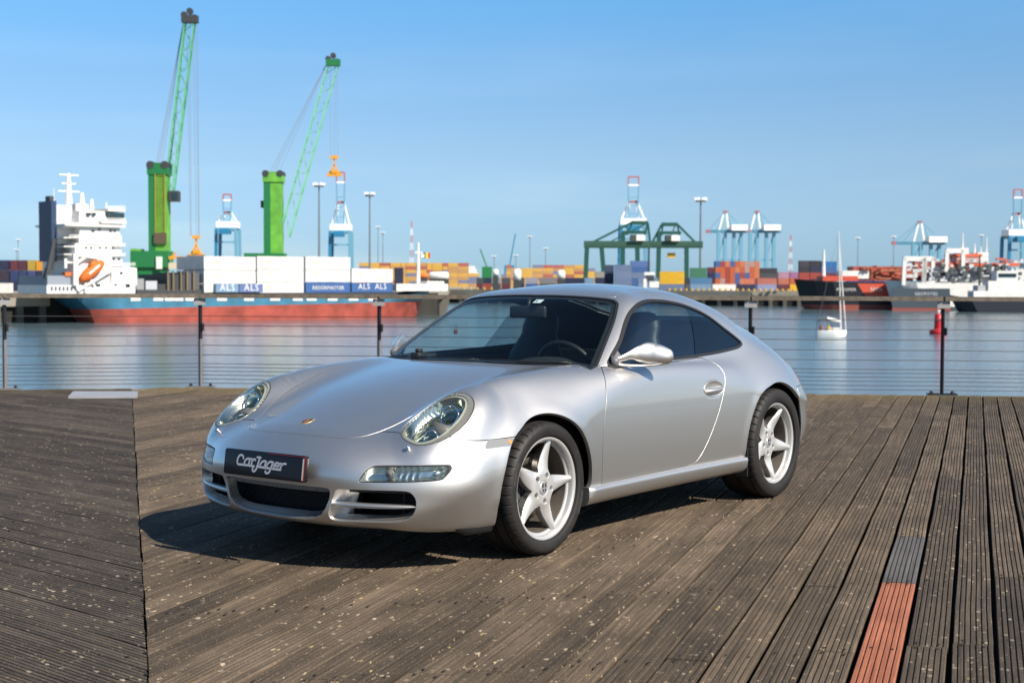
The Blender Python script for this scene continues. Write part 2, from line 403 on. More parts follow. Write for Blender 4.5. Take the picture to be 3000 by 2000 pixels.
M_CAL = mat('caliper_grey', (.10, .10, .10), .5, .4)
M_LEA = mat('black_leather', (.010, .010, .011), .5, bump=(160, .3, .002))
M_DASH = mat('dash_vinyl', (.016, .016, .018), .55, bump=(200, .3, .001))
G_WS = glass_mat('windshield_glass', (.80, .90, .89), 1.45, .0)
G_SIDE = glass_mat('side_glass', (.74, .85, .86), 1.9, .04)
G_QTR = glass_mat('quarter_glass', (.35, .42, .45), 1.7, .02)
G_LENS = glass_mat('lamp_cover_clear', (.93, .94, .89), 1.4, .0, .02)

CAR = empty('sports_car', label='silver two-door sports coupe with round headlights and five-spoke wheels parked on the boards', cat='car')

V0, F0 = shell_grid()
y0 = V0[:, 1]
def arch_r(x, z, front):
    if front:
        dx, dz = x - 1.18, z - .31; r = np.hypot(dx, dz); return r - (.366 + .022 * sst(.45, .85, dx / (r + 1e-9)))
    dx, dz = x + 1.175, z - .33; r = np.hypot(dx, dz); return r - (.370 + .020 * sst(.2, .7, dx / (r + 1e-9)))
def f_arch(V):
    f = np.maximum(-arch_r(V[:, 0], V[:, 2], True), -arch_r(V[:, 0], V[:, 2], False))
    return np.where(V[:, 1] > .45, f, -1)
VB, FB = isocut(V0, F0, f_arch(V0))
G = .0027
hood_half = [(2.033, 0), (2.028, .12), (2.012, .215), (1.993, .29), (1.965, .345), (1.92, .385), (1.85, .418), (1.764, .447), (1.65, .472), (1.48, .502), (1.289, .537), (1.151, .560), (1.0, .588), (.87, .618), (.76, .655), (.71, .672)]
def xbase(y): return .805 - .30 * y * y
hood_rear = [(xbase(y) + .004, y) for y in (.655, .6, .5, .4, .3, .2, .1, 0)]
def both(half): return np.array(list(half) + [(a, -b) for a, b in half[::-1]])
HOOD = both(list(catm(hood_half, 4, False)) + hood_rear)
ws_half = [(.088, 0), (.080, .15), (.068, .3), (.055, .42), (.050, .49), (.068, .535), (.10, .558), (.225, .614), (.387, .668), (.52, .708), (.622, .738), (.655, .735)] + [(xbase(y) - .03, y) for y in (.68, .6, .5, .4, .3, .2, .1, 0)]
WSP = both(catm(ws_half, 4, False))
DLO = catm([(.50, .860), (.308, .996), (.18, 1.085), (.08, 1.142), (-.02, 1.178), (-.12, 1.194), (-.236, 1.201), (-.34, 1.199), (-.43, 1.193), (-.586, 1.168), (-.75, 1.113), (-.882, 1.030), (-.99, .968), (-1.022, .944), (-1.012, .924), (-.932, .905), (-.80, .894), (-.628, .884), (-.393, .876), (-.089, .869), (.25, .864)], 4)
DLO = np.array([p for p in DLO if True])
ROOF = both([(.072, 0), (.064, .2), (.052, .34), (.036, .455), (.015, .487), (-.066, .470), (-.2, .447), (-.35, .440), (-.6, .445), (-.8, .44), (-.80, 0)])
DOOR = catm([(.50, .864), (.56, .853), (.605, .820), (.655, .745), (.700, .64), (.716, .55), (.718, .45), (.712, .36), (.703, .292), (.69, .287), (.35, .2875), (.05, .2885), (-.12, .291), (-.20, .298), (-.268, .32), (-.347, .40), (-.431, .516), (-.51, .65), (-.556, .738), (-.571, .785), (-.553, .832), (-.50, .857), (-.435, .872), (-.3, .868), (-.089, .861), (.25, .857)], 4)
HL3 = np.array([(1.889, .602, .576), (1.886, .65, .566), (1.864, .696, .572), (1.824, .737, .592), (1.773, .762, .622), (1.704, .772, .666), (1.635, .759, .712), (1.588, .731, .747), (1.565, .690, .772), (1.570, .637, .781), (1.597, .582, .768), (1.634, .545, .742), (1.701, .513, .696), (1.779, .497, .652), (1.845, .512, .618), (1.878, .552, .594)])
hc = HL3.mean(0); _, _, vh = np.linalg.svd(HL3 - hc); hn = vh[2] * np.sign(vh[2][0]); hu = vh[0] * -np.sign(vh[0][0]); hv = np.cross(hn, hu)
HLP = catm(np.stack([(HL3 - hc) @ hu, (HL3 - hc) @ hv], 1), 5)
def f_hl(V):
    q = V - hc; d = psd(np.stack([q @ hu, q @ hv], 1), HLP)
    return np.where((np.abs(q @ hn) < .12) & (V[:, 0] > 1.4), d, .1)
def f_xy(poly, cond=None):
    def f(V):
        d = psd(V[:, [0, 1]], poly)
        return d if cond is None else np.where(cond(V), d, .1)
    return f
def f_xz(poly, cond):
    return lambda V: np.where(cond(V), psd(V[:, [0, 2]], poly), .1)
def f_yz(poly, cond):
    return lambda V: np.where(cond(V), psd(V[:, [1, 2]], poly), .1)
f_hood = f_xy(HOOD, lambda V: V[:, 2] > .45)
f_ws = f_xy(WSP, lambda V: V[:, 2] > .7)
f_cowl = f_xy(both([(xbase(0) + .004, 0)] + [(xbase(y) + .004, y) for y in (.1, .2, .3, .4, .5, .6, .655, .69)] + [(.655, .735)] + [(xbase(y) - .03, y) for y in (.68, .6, .5, .4, .3, .2, .1, 0)]), lambda V: V[:, 2] > .7)
f_dlo = f_xz(DLO, lambda V: V[:, 1] > .4)
f_roof = f_xy(ROOF, lambda V: V[:, 2] > 1.0)
f_door = f_xz(DOOR, lambda V: V[:, 1] > .5)
zs = T(1.2, .5865, 1.45, .587, 1.625, .585, 1.70, .589, 1.767, .600, 1.80, .612, 1.85, .617, 2.4, .617, s=.01)
def f_bump(V): return np.maximum(V[:, 2] - zs(V[:, 0]), 1.2 - V[:, 0])
FOG = catm([(.474, .418), (.479, .440), (.491, .465), (.511, .484), (.54, .489), (.66, .4915), (.776, .494), (.792, .485), (.795, .468), (.785, .440), (.768, .425), (.70, .419), (.617, .416), (.49, .414)], 4)
f_fog = f_yz(FOG, lambda V: V[:, 0] > 1.6)
INC = both([(0, .384), (0, .384)])
_ic = [(0, .386), (.15, .385), (.30, .384), (.332, .380), (.338, .366), (.330, .33), (.312, .29), (.285, .258), (.24, .238), (.18, .228), (0, .224)]
INC = np.array(_ic + [(-a, b) for a, b in _ic[::-1]])
f_inc = f_yz(INC, lambda V: V[:, 0] > 1.6)
INS = catm([(.372, .378), (.42, .382), (.55, .3835), (.655, .382), (.685, .367), (.697, .335), (.690, .29), (.660, .255), (.60, .241), (.48, .236), (.36, .233), (.325, .245), (.322, .27), (.340, .32), (.358, .36)], 4)
f_ins = f_yz(INS, lambda V: V[:, 0] > 1.6)
MKP = catm([(1.638, .552), (1.608, .583), (1.58, .5835), (1.47, .583), (1.45, .580), (1.458, .570), (1.485, .552), (1.52, .5505), (1.60, .549)], 4)
f_mk = f_xz(MKP, lambda V: (V[:, 1] > .5))
TLP = catm([(-1.625, .690), (-1.72, .735), (-1.90, .745), (-2.08, .71), (-2.16, .66), (-2.10, .625), (-1.9, .62), (-1.74, .635), (-1.66, .66)], 4)
f_tl = f_xz(TLP, lambda V: V[:, 1] > .45)
LID = both([(-1.50, 0), (-1.50, .40), (-1.56, .47), (-1.85, .50), (-2.02, .50), (-2.08, .44), (-2.10, 0)])
f_lid = f_xy(LID, lambda V: V[:, 2] > .6)
RWP = both([(-.84, 0), (-.84, .40), (-.88, .45), (-1.20, .43), (-1.42, .36), (-1.45, .30), (-1.47, 0)])
f_rw = f_xy(RWP, lambda V: V[:, 2] > .8)
def f_rb(V): return np.maximum(V[:, 2] - (.655 + 0 * V[:, 0]), V[:, 0] + 1.45)

def inside(VF, f, g=G): V, F = VF; return isocut(V, F, f(V) + g)
def outside(VF, f, g=G): V, F = VF; return isocut(V, F, -f(V) + g)
base = (VB, FB)
ws_reg = inside(base, f_ws, .0); rest = outside(base, f_ws, .0)
cowl = inside(rest, f_cowl, 0); rest = outside(rest, f_cowl, 0)
dlo_reg = inside(rest, f_dlo, 0); rest = outside(rest, f_dlo, 0)
rw_reg = inside(rest, f_rw, 0); rest = outside(rest, f_rw, 0)
hl_reg = inside(rest, f_hl, .0); rest = outside(rest, f_hl, .0015)
hood = inside(rest, f_hood); rest = outside(rest, f_hood)
roof = inside(rest, f_roof); rest = outside(rest, f_roof)
door = inside(rest, f_door); rest = outside(rest, f_door)
mk_reg = inside(rest, f_mk, 0); rest = outside(rest, f_mk, .0005)
bump = inside(rest, f_bump, .0024); rest = outside(rest, f_bump, .0024)
fog_reg = inside(bump, f_fog, 0); bump = outside(bump, f_fog, 0)
bump = outside(outside(bump, f_inc, 0), f_ins, 0)
lid = inside(rest, f_lid); rest = outside(rest, f_lid)
tl_reg = inside(rest, f_tl, 0); rest = outside(rest, f_tl)
rb = inside(rest, f_rb); rest = outside(rest, f_rb)
# front wing: everything left ahead of the door's front shut line and below the foot of the A pillar
_dl = np.array([(.40, .864), (.56, .853), (.605, .820), (.655, .745), (.700, .64), (.716, .55), (.718, .45), (.712, .36), (.703, .10)])
def f_wing(V):
    x, z = V[:, 0], V[:, 2]; xd = np.interp(-z, -_dl[:, 1], _dl[:, 0])
    zl = .862 + 3 * np.maximum(x - .69, 0) ** .5
    return np.maximum(xd - x, z - zl)
wing = inside(rest, f_wing, .0002); rest = outside(rest, f_wing)

def bdepth(v): return np.where((v[:, 0] > 1.9) & (v[:, 2] < .40) & (np.abs(v[:, 1]) < .72) & (v[:, 2] > .215), .05, .010)
panel('hood', *hood, PAINT, CAR, True)
panel('front_bumper', *bump, PAINT, CAR, True, depth=bdepth)
panel('roof', *roof, PAINT, CAR, True)
panel('body_shell', *rest, PAINT, CAR, True, depth=.02)
panel('engine_lid', *lid, PAINT, CAR, True)
panel('rear_bumper', *rb, PAINT, CAR, True)
HX, HZ = -.420, .700
def dent(V, N):
    q = ((V[:, 0] - HX) / .105) ** 2 + ((V[:, 2] - HZ) / .044) ** 2
    V = V - N * (.015 * np.clip(1 - q, 0, 1) ** .7)[:, None]
    return V
doors = []
for s in (1, -1):
    panel('front_fender', *wing, PAINT, CAR, side=s, depth=.02, r=.0008)
    doors.append(panel('door', *door, PAINT, CAR, side=s, disp=dent, r=.0009))
# inner dark skin behind the gaps
sk = base
for f in (f_ws, f_dlo, f_rw, f_hl, f_fog, f_mk, f_tl): sk = outside(sk, f, -.006)
sk = outside(outside(sk, f_inc, -.004), f_ins, -.004)
panel('inner_shell', *sk, M_DRK, CAR, True, fold=False, off=-.016)

# ------------------------------------------------------------ glazing
def shift(f, a): return lambda V: f(V) + a
seal = outside(ws_reg, shift(f_ws, .013), 0); gl = inside(ws_reg, shift(f_ws, .013), 0)
panel('windshield_seal', *seal, M_BLK, CAR, True, off=.001, depth=.012)
WSH = panel('windshield', *gl, G_WS, CAR, True, off=-.003, fold=False)
# black printed border round the edge of the glass
panel('windshield_border', *outside(gl, shift(f_ws, .040), 0), M_BLK, WSH, True, off=-.007, fold=False)
panel('cowl', *cowl, M_PLA, CAR, True, off=-.004, depth=.02)
xb_ = lambda z: np.interp(z, [.85, .881, .995, 1.155, 1.2], [-.385, -.391, -.465, -.549, -.575])
def f_bl(V): return xb_(V[:, 2]) - V[:, 0]
sealr = outside(dlo_reg, shift(f_dlo, .013), 0); glr = inside(dlo_reg, shift(f_dlo, .013), 0)
sail = inside(glr, lambda V: .372 - V[:, 0], 0); glr = outside(glr, lambda V: .372 - V[:, 0], 0)
gd = inside(glr, f_bl, .003); gq = outside(glr, f_bl, .003)
for s in (1, -1):
    d = doors[0 if s > 0 else 1]
    panel('window_seal', *sealr, M_BLK, CAR, side=s, off=.0015, depth=.012)
    panel('mirror_triangle', *sail, M_GRY, d, side=s, off=-.002)
    panel('side_window', *gd, G_SIDE, d, side=s, off=-.005, fold=False)
    panel('quarter_window', *gq, G_QTR, CAR, side=s, off=-.004, fold=False)
panel('rear_window', *inside(rw_reg, shift(f_rw, .015), 0), G_SIDE, CAR, True, off=-.003, fold=False)
panel('rear_window_seal', *outside(rw_reg, shift(f_rw, .015), 0), M_BLK, CAR, True)

# ------------------------------------------------------------ lamps
def ribbed(name, col, ax, freq):
    m = mat(name, col, .4, .3); n = m.node_tree.nodes; l = m.node_tree.links; b = n['Principled BSDF']
    tc = n.new('ShaderNodeTexCoord'); dp = n.new('ShaderNodeVectorMath'); dp.operation = 'DOT_PRODUCT'; dp.inputs[1].default_value = ax
    l.new(tc.outputs['Object'], dp.inputs[0]); mu = n.new('ShaderNodeMath'); mu.operation = 'MULTIPLY'; mu.inputs[1].default_value = freq
    l.new(dp.outputs['Value'], mu.inputs[0]); si = n.new('ShaderNodeMath'); si.operation = 'SINE'; l.new(mu.outputs[0], si.inputs[0])
    bp = n.new('ShaderNodeBump'); bp.inputs['Distance'].default_value = .002; bp.inputs['Strength'].default_value = 1
    l.new(si.outputs[0], bp.inputs['Height']); l.new(bp.outputs[0], b.inputs['Normal']); return m
M_RIB = ribbed('ribbed_lamp_ring', (.22, .22, .20), (.5, -.3, 1.2), 900)
M_AMB = mat('amber_plastic', (.75, .25, .03), .25)
M_LENSB = glass_mat('projector_glass', (.72, .80, .78), 1.5, .06)
def lens_f(V):
    q = V - hc; w = sst(-.12, .17, q @ hu * .75 + np.sign(V[:, 1]) * (q @ hv) * 1.0 * np.sign(hv[1]))
    return f_hl(V) + .008 + .017 * w
hin = inside(hl_reg, lambda V: f_hl(V) + .004, 0); hrim = outside(hl_reg, lambda V: f_hl(V) + .004, 0)
hring = outside(hin, lens_f, 0); hlens = inside(hin, lens_f, 0)
def ball(mb, c, r, n=16, squash=None, ax=None):
    c = Vector(c); b = len(mb.V)
    for i in range(n + 1):
        ph = math.pi * i / n
        for k in range(2 * n):
            a = math.pi * k / n; p = Vector((math.sin(ph) * math.cos(a), math.sin(ph) * math.sin(a), math.cos(ph))) * r
            if squash: p = Vector((p.x * squash[0], p.y * squash[1], p.z * squash[2]))
            mb.V.append(tuple(c + p))
    for i in range(n):
        for k in range(2 * n):
            k2 = (k + 1) % (2 * n); mb.F.append((b + i * 2 * n + k, b + (i + 1) * 2 * n + k, b + (i + 1) * 2 * n + k2, b + i * 2 * n + k2))
    return mb
def ring(mb, c, nrm, R, r, n=36, m=8):
    c = Vector(c); nrm = Vector(nrm).normalized(); a = nrm.orthogonal().normalized(); b_ = nrm.cross(a)
    pts = [c + (a * math.cos(2 * math.pi * k / n) + b_ * math.sin(2 * math.pi * k / n)) * R for k in range(n + 1)]
    return mb.tube(pts, r, m, cap=False)
for s in (1, -1):
    ms = np.array([1, s, 1])
    H = panel('headlight', *hring, M_RIB, CAR, side=s, off=-.001, depth=.004)
    panel('headlight_gasket', *hrim, M_BLK, H, side=s, off=-.002, depth=.012)
    panel('headlight_cover', *hlens, G_LENS, H, side=s, off=.0005, fold=False)
    def bowl(V, N, s=s):
        Vm = V * ms; d = -lens_f(Vm); q = .062 * sst(-.002, .030, d)
        u = (Vm - hc) @ hu; v = (Vm - hc) @ hv
        lob = np.exp(-((u - .075) ** 2 + (v) ** 2) / .0040) * .030 + np.exp(-((u + .085) ** 2 + (v) ** 2) / .0034) * .026
        return V - (hn * ms)[None] * (q + lob)[:, None]
    panel('headlight_bezel', *outside(hlens, lambda V: lens_f(V) + .013, 0), M_BEZ, H, side=s, off=-.006, fold=False)
    panel('headlight_bowl', *hlens, M_REF, H, side=s, disp=bowl, fold=False)
    P = lambda u, v, w: tuple((hc + hu * u + hv * v + hn * w) * ms)
    nn = tuple(hn * ms * .6 + np.array([.75, 0, -.05]))
    ring(MB(), P(.070, 0, -.020), nn, .047, .0055).build('projector_ring', M_CHR, H, True)
    ball(MB(), P(.070, 0, -.045), .040).build('projector_lens', M_LENSB, H, True)
    ball(MB(), P(.070, 0, -.075), .034).build('projector_core', M_DRK, H, True)
    ring(MB(), P(-.070, .0, -.045), nn, .036, .004).build('high_beam_ring', M_CHR, H, True)
    ball(MB(), P(-.070, 0, -.065), .026).build('high_beam_bulb', M_LENSB, H, True)
    mb = MB(); mb.tube([P(-.02, -.085, -.03), P(-.005, -.02, -.035), P(-.03, .05, -.03), P(-.10, .075, -.028)], .0035, 6)
    mb.build('lamp_divider', M_CHR, H, True)
    mb = MB(); mb.tube([P(.0, -.05, -.06), P(.0, .05, -.06)], .035, 10); mb.build('lamp_shroud', M_GRY, H, True)
    # washer nozzle below the lamp
    p, nrm = hit((2.2, .618, .50), (1.7, .618, .60)); p = Vector((p.x, p.y * s, p.z)); nrm = Vector((nrm.x, nrm.y * s, nrm.z))
    p, nrm = hitx(.618, .556); p = Vector((p.x, p.y * s, p.z)); nrm = Vector((nrm.x, nrm.y * s, nrm.z))
    ball(MB().tube([p - nrm * .004, p + nrm * .010], .008, 12), p + nrm * .012, .0105, 8).build('washer_nozzle', M_CHR, CAR, True)
    # fog and indicator lamp
    fr_ = outside(fog_reg, shift(f_fog, .006), 0); fl = inside(fog_reg, shift(f_fog, .006), 0)
    Fg = panel('fog_lamp', *fr_, M_BLK, CAR, side=s, off=-.001, depth=.02)
    panel('fog_lamp_cover', *fl, G_LENS, Fg, side=s, off=-.002, fold=False)
    def fb(V, N, s=s):
        Vm = V * ms; d = -f_fog(Vm) - .006
        wav = .003 * np.sin(Vm[:, 1] * 260) * ((Vm[:, 1] > .60) & (Vm[:, 1] < .70))
        return V - N * (.034 * sst(-.001, .014, d) + wav)[:, None]
    panel('fog_lamp_reflector', *fl, M_REF2, Fg, side=s, disp=fb, fold=False)
    for yy, rr, mm in ((.580, .019, M_GRY), (.745, .012, M_CHR)):
        q, nq = hitx(yy, .452); q = Vector((q.x - .018, q.y * s, q.z)); MB().lathe([(0, .006), (rr * .5, .006), (rr * .6, .0), (rr, .004), (rr, -.012)], 20, 'y').build('lamp_bulb', mm, Fg, True, loc=q).rotation_euler = (0, 0, -math.pi / 2 + s * .5)
    # side marker
    Mk = panel('side_marker', *mk_reg, mat('marker_lens', (.26, .26, .25), .15, .2, coat=1), CAR, side=s, off=.0005)
    panel('amber_bulb', *inside(mk_reg, lambda V: np.hypot(V[:, 0] - 1.485, (V[:, 2] - .568) * 1.2) - .011, 0), M_AMB, Mk, side=s, off=.0018, fold=False)
    panel('tail_light', *tl_reg, mat('red_lens', (.45, .01, .01), .12, coat=1), CAR, side=s, off=.001)

# ------------------------------------------------------------ intakes
GR = MB(); GR.box(1.93, 1.96, -.36, .36, .215, .40); GR.build('grille_back', M_DRK, CAR)
GR = MB()
for k in range(13):
    z = .226 + k * .0105; pts = []
    for y in np.linspace(-.34, .34, 9): pts.append((2.045 - .40 * abs(y) ** 2.2, y, z))
    for a, b in zip(pts[:-1], pts[1:]): GR.bar(a, b, .010, .003)
GR.build('grille', M_PLA, CAR)
BB = MB(); pts = [(2.108 - .40 * abs(y) ** 2.2, y, .369) for y in np.linspace(-.35, .35, 13)]
for a, b in zip(pts[:-1], pts[1:]): BB.bar(a, b, .014, .026)
bevel(BB.build('bumper_beam', mat('bumper_beam_grey', (.20, .19, .18), .45, .3), CAR), .003)
for s in (1, -1):
    I = MB(); I.box(1.84, 1.87, min(s * .34, s * .66), max(s * .34, s * .66), .237, .382).build('duct_back', M_DRK, CAR)
    # silver duct wall on the inner side
    dw = MB(); r_ = []
    for z in np.linspace(.232, .384, 8):
        yi = np.interp(z, [.232, .27, .32, .36, .384], [.325, .322, .340, .358, .372]); p = hitx(yi, z)[0]
        r_.append([(p.x - .004, s * (yi - .004), z), (p.x - .045, s * (yi + .016), z), (p.x - .085, s * (yi + .055 + .02 * math.sin((z - .232) / .152 * math.pi)), z), (p.x - .10, s * (yi + .062), z)])
    V = [q for row in r_ for q in row]; F = []
    for i in range(7):
        for j in range(3):
            a = i * 4 + j; f = (a, a + 1, a + 5, a + 4); F.append(f if s > 0 else f[::-1])
    mesh('duct_wall', V, F, PAINT, CAR, True)
    rad = MB()
    for k in range(10): rad.box(1.885, 1.915, min(s * .60, s * .672), max(s * .60, s * .672), .258 + k * .012, .2605 + k * .012)
    rad.box(1.89, 1.925, min(s * .598, s * .604), max(s * .598, s * .604), .245, .378)
    rad.build('radiator_fins', M_PLA, CAR)
    bl = MB()
    bl.bar((2.055, s * .40, .372), (1.93, s * .66, .372), .02, .014); bl.build('duct_lip', M_PLA, CAR)
    vn = MB(); prof = []
    ys = np.linspace(.335, .694, 15); V = []; F = []
    for i, yy in enumerate(ys):
        p = hitx(yy, .311)[0]; t = (yy - .335) / .36; h = .0125 * (1 - .45 * t ** 2) * (1 if i < 14 else .4); d = .045
        sec = [(0.0, -h * .5), (.003, 0), (0.0, h * .45), (-.008, h), (-d, h * .8), (-d, -h * .8), (-.008, -h)]
        for (dx, dz) in sec: V.append((p.x - .006 + dx, s * yy, .310 + dz))
    for i in range(14):
        for k in range(7):
            f = (i * 7 + k, i * 7 + (k + 1) % 7, (i + 1) * 7 + (k + 1) % 7, (i + 1) * 7 + k); F.append(f if s < 0 else f[::-1])
    mesh('intake_vane', V, F, PAINT, CAR, True)
    # black lip below the corner of the bumper
    V = []; F = []
    xs = np.linspace(1.56, 1.78, 12)
    for x in xs:
        p, _ = hit((x, s * 1.2, .215), (x, 0, .215)); yy = abs(p.y) - .014; q_ = min(1, (1.78 - x) / .10)
        V += [(x, s * yy, .205), (x, s * (yy - .004), .200 - .034 * q_), (x, s * (yy - .03), .198 - .042 * q_), (x, s * (yy - .05), .20)]
    for i in range(11):
        for j in range(3):
            a = i * 4 + j; f = (a, a + 4, a + 5, a + 1); F.append(f if s < 0 else f[::-1])
    F.append((0, 1, 2, 3)); mesh('chin_lip', V, F, M_PLA, CAR, True)

# ------------------------------------------------------------ side skirts, wheel housings, underbody
for s in (1, -1):
    V = []; F = []; xs = np.concatenate([np.linspace(.835, .78, 5), np.linspace(.70, -.78, 26)]); sec = []
    for i, x in enumerate(xs):
        p = hity(x, .30)[0]; yy = p.y; e = max(0, (x - .78) / .055); e = e * e; w = .016 * (1 - e) + .004
        pr = [(yy - .012, .2835), (yy + w * .55, .2815), (yy + w, .273), (yy + w * 1.05, .262), (yy + w * .95, .250), (yy + w * .85, .240), (yy + w * .55, .220), (yy - .012, .196), (yy - .040, .186), (yy - .09, .184), (yy - .09, .2835)]
        for (a, b) in pr: V.append((x, s * a, b))
    n = 11
    for i in range(len(xs) - 1):
        for k in range(n):
            f = (i * n + k, i * n + (k + 1) % n, (i + 1) * n + (k + 1) % n, (i + 1) * n + k); F.append(f if s < 0 else f[::-1])
    F += [tuple(range(n))[::-1] if s < 0 else tuple(range(n)), tuple((len(xs) - 1) * n + k for k in range(n))]
    o = mesh('side_skirt', V, F, PAINT, CAR, True); o.data.set_sharp_from_angle(angle=math.radians(50))
    for (cx, cz, R) in ((1.18, .31, .385), (-1.175, .33, .39)):
        lin = MB(); b = 0; pr = [(R + .004, .800), (R + .004, .70), (R, .52)]; V = []; F = []
        ks = np.linspace(-.45, math.pi + .45, 40)
        for (r_, yy) in pr:
            for a in ks: V.append((cx + r_ * math.cos(a), s * yy, cz + r_ * math.sin(a)))
        for i in range(2):
            for k in range(39): F.append((i * 40 + k, i * 40 + k + 1, (i + 1) * 40 + k + 1, (i + 1) * 40 + k))
        V.append((cx, s * .50, cz)); c_ = len(V) - 1
        for k in range(39): F.append((80 + k, 81 + k, c_))
        mesh('wheel_housing', V, F, M_DRK, CAR)
    # mud flap ahead of the rear wheel
    mb = MB(); mb.box(-.812, -.800, min(s * .72, s * .885), max(s * .72, s * .885), .165, .34); mb.build('mud_flap', M_BLK, CAR)
mb = MB(); mb.box(-1.8, 1.75, -.55, .55, .16, .175).box(-.75, .78, -.78, .78, .175, .19); mb.build('underbody', M_DRK, CAR)

# ------------------------------------------------------------ door handles and mirrors
for s, d in ((1, doors[0]), (-1, doors[1])):
    rimp = []; 
    for a in np.linspace(0, 2 * math.pi, 41):
        p, nr = hity(HX + .104 * math.cos(a), HZ + .0435 * math.sin(a)); rimp.append((p.x, s * (p.y + .0005), p.z))
    MB().tube(rimp, .0022, 6, cap=False).build('handle_rim', PAINT, d, True)
    pts = []; rad = []
    for t in np.linspace(0, 1, 12):
        x = HX - .088 + .176 * t; p, nr = hity(x, HZ - .002); b_ = math.sin(t * math.pi); pts.append((x, s * (p.y - .012 + .020 * b_ ** .5), HZ - .006 - .006 * t)); rad.append(.017 - .005 * t)
    o = MB().tube(pts, rad, 12).build('door_handle', PAINT, d, True)
    MB().lathe([(0, .003), (.008, .003), (.010, 0), (.010, -.01)], 16, 'y').build('key_lock', M_CHR, d, True, loc=(HX - .078, s * (hity(HX - .078, HZ)[0].y - .004), HZ))
    # mirror: pod carried between an upper and a lower arm on a foot at the window corner
    path = catm([(.440, .762, .892), (.400, .788, .905), (.345, .812, .922), (.290, .838, .932), (.252, .872, .926), (.228, .918, .920), (.211, .969, .915)], 7, False); nP = len(path)
    fz = _pch([0, .15, .30, .45, .60, .75, .88, 1.0], [.017, .019, .027, .050, .064, .060, .044, .0]); fx = _pch([0, .15, .30, .45, .60, .75, .88, 1.0], [.030, .030, .034, .048, .058, .056, .042, .0]); V = []; F = []; N1 = 36
    for i, p in enumerate(path):
        t = i / (nP - 1); tip = math.sqrt(max(0, 1 - max(0, (t - .72) / .28) ** 2)); rz_ = float(fz(t)) if t < .72 else .061 * tip; rx_ = float(fx(t)) if t < .72 else .057 * tip
        dn_ = .010 * float(sst(.28, .5, t)) * (1 if t < .9 else 1 - (t - .9) * 6)
        for k in range(N1):
            a = 2 * math.pi * k / N1; c_, s_ = math.cos(a), math.sin(a)
            V.append((p[0] + rx_ * c_ * (1.0 if c_ > 0 else .55), s * p[1], p[2] - dn_ + rz_ * s_ * (1.0 if s_ > 0 else .86)))
    for i in range(nP - 1):
        for k in range(N1):
            f = (i * N1 + k, i * N1 + (k + 1) % N1, (i + 1) * N1 + (k + 1) % N1, (i + 1) * N1 + k); F.append(f if s > 0 else f[::-1])
    mr = mesh('door_mirror', V, F, PAINT, d, True)
    V = []; F = []
    def arm(name, path, wid, thk):
        mb = MB(); V = []; F = []; n = 10
        P_ = catm(path, 6, False)
        for i, p in enumerate(P_):
            t = i / (len(P_) - 1); w = np.interp(t, [0, .3, .7, 1], wid); h = np.interp(t, [0, .3, .7, 1], thk)
            for k in range(n): a = 2 * math.pi * k / n; V.append((p[0] + w * math.cos(a), s * p[1], p[2] + h * math.sin(a)))
        for i in range(len(P_) - 1):
            for k in range(n):
                f = (i * n + k, i * n + (k + 1) % n, (i + 1) * n + (k + 1) % n, (i + 1) * n + k); F.append(f if s > 0 else f[::-1])
        F.append(tuple(range(n))); F.append(tuple((len(P_) - 1) * n + k for k in range(n)))
        mesh(name, V, F, PAINT, d, True)
    arm('mirror_arm', [(.432, .768, .878), (.412, .785, .868), (.350, .82, .864), (.290, .86, .863), (.245, .915, .870), (.222, .950, .888)], [.024, .028, .032, .014], [.010, .0075, .007, .004])
    MB().tube([(.450, s * .742, .884), (.432, s * .775, .886)], [.034, .024], 14).build('mirror_foot', M_GRY, d, True)

# ------------------------------------------------------------ wipers, crest, plate
for (ya, yb) in ((-.60, .10), (-.03, .62)):
    pts = []; arm_ = []
    for t in np.linspace(0, 1, 14):
        y = ya + (yb - ya) * t; x = xbase(y) - .050 - .012 * math.sin(t * 3.1); p, nr = hitz(x, y); pts.append(tuple(p + nr * .006)); 
        x2 = xbase(y) - .028 + .01 * t; p2, n2 = hitz(x2, y)
        if t > .3: arm_.append(tuple(p2 + n2 * .012))
    w = MB().tube(pts, .0045, 6).build('wiper_blade', M_BLK, CAR, True)
    MB().tube(arm_ , .0055, 6).build('wiper_arm', M_BLK, w, True)
cp, cn = hitz(1.922, 0)
M_GOLD = mat('crest_gold', (.72, .50, .22), .3, .85); M_CRED = mat('crest_red', (.25, .02, .03), .3); M_CBLK = mat('crest_black', (.01, .01, .012), .3)
cx_ = Vector((cn.z, 0, -cn.x)).normalized()        # down the slope of the hood
def shp(poly, h0, h1):                              # poly: (across y, down the shield) in mm
    mb = MB(); n = len(poly); top = [cp + cx_ * (v / 1000) + Vector((0, u / 1000, 0)) + cn * h1 for u, v in poly]; bot = [p - cn * (h1 - h0) for p in top]
    mb.V = [tuple(p) for p in bot + top]; mb.F = [tuple(range(n, 2 * n)), tuple(range(n))[::-1]] + [(i, (i + 1) % n, n + (i + 1) % n, n + i) for i in range(n)]; return mb
SH = [(-24, -30), (-10, -32), (0, -29), (10, -32), (24, -30), (25, -5), (22, 14), (13, 27), (0, 34), (-13, 27), (-22, 14), (-25, -5)]
crest = shp(SH, -.002, .002).build('crest_emblem', M_GOLD, CAR)
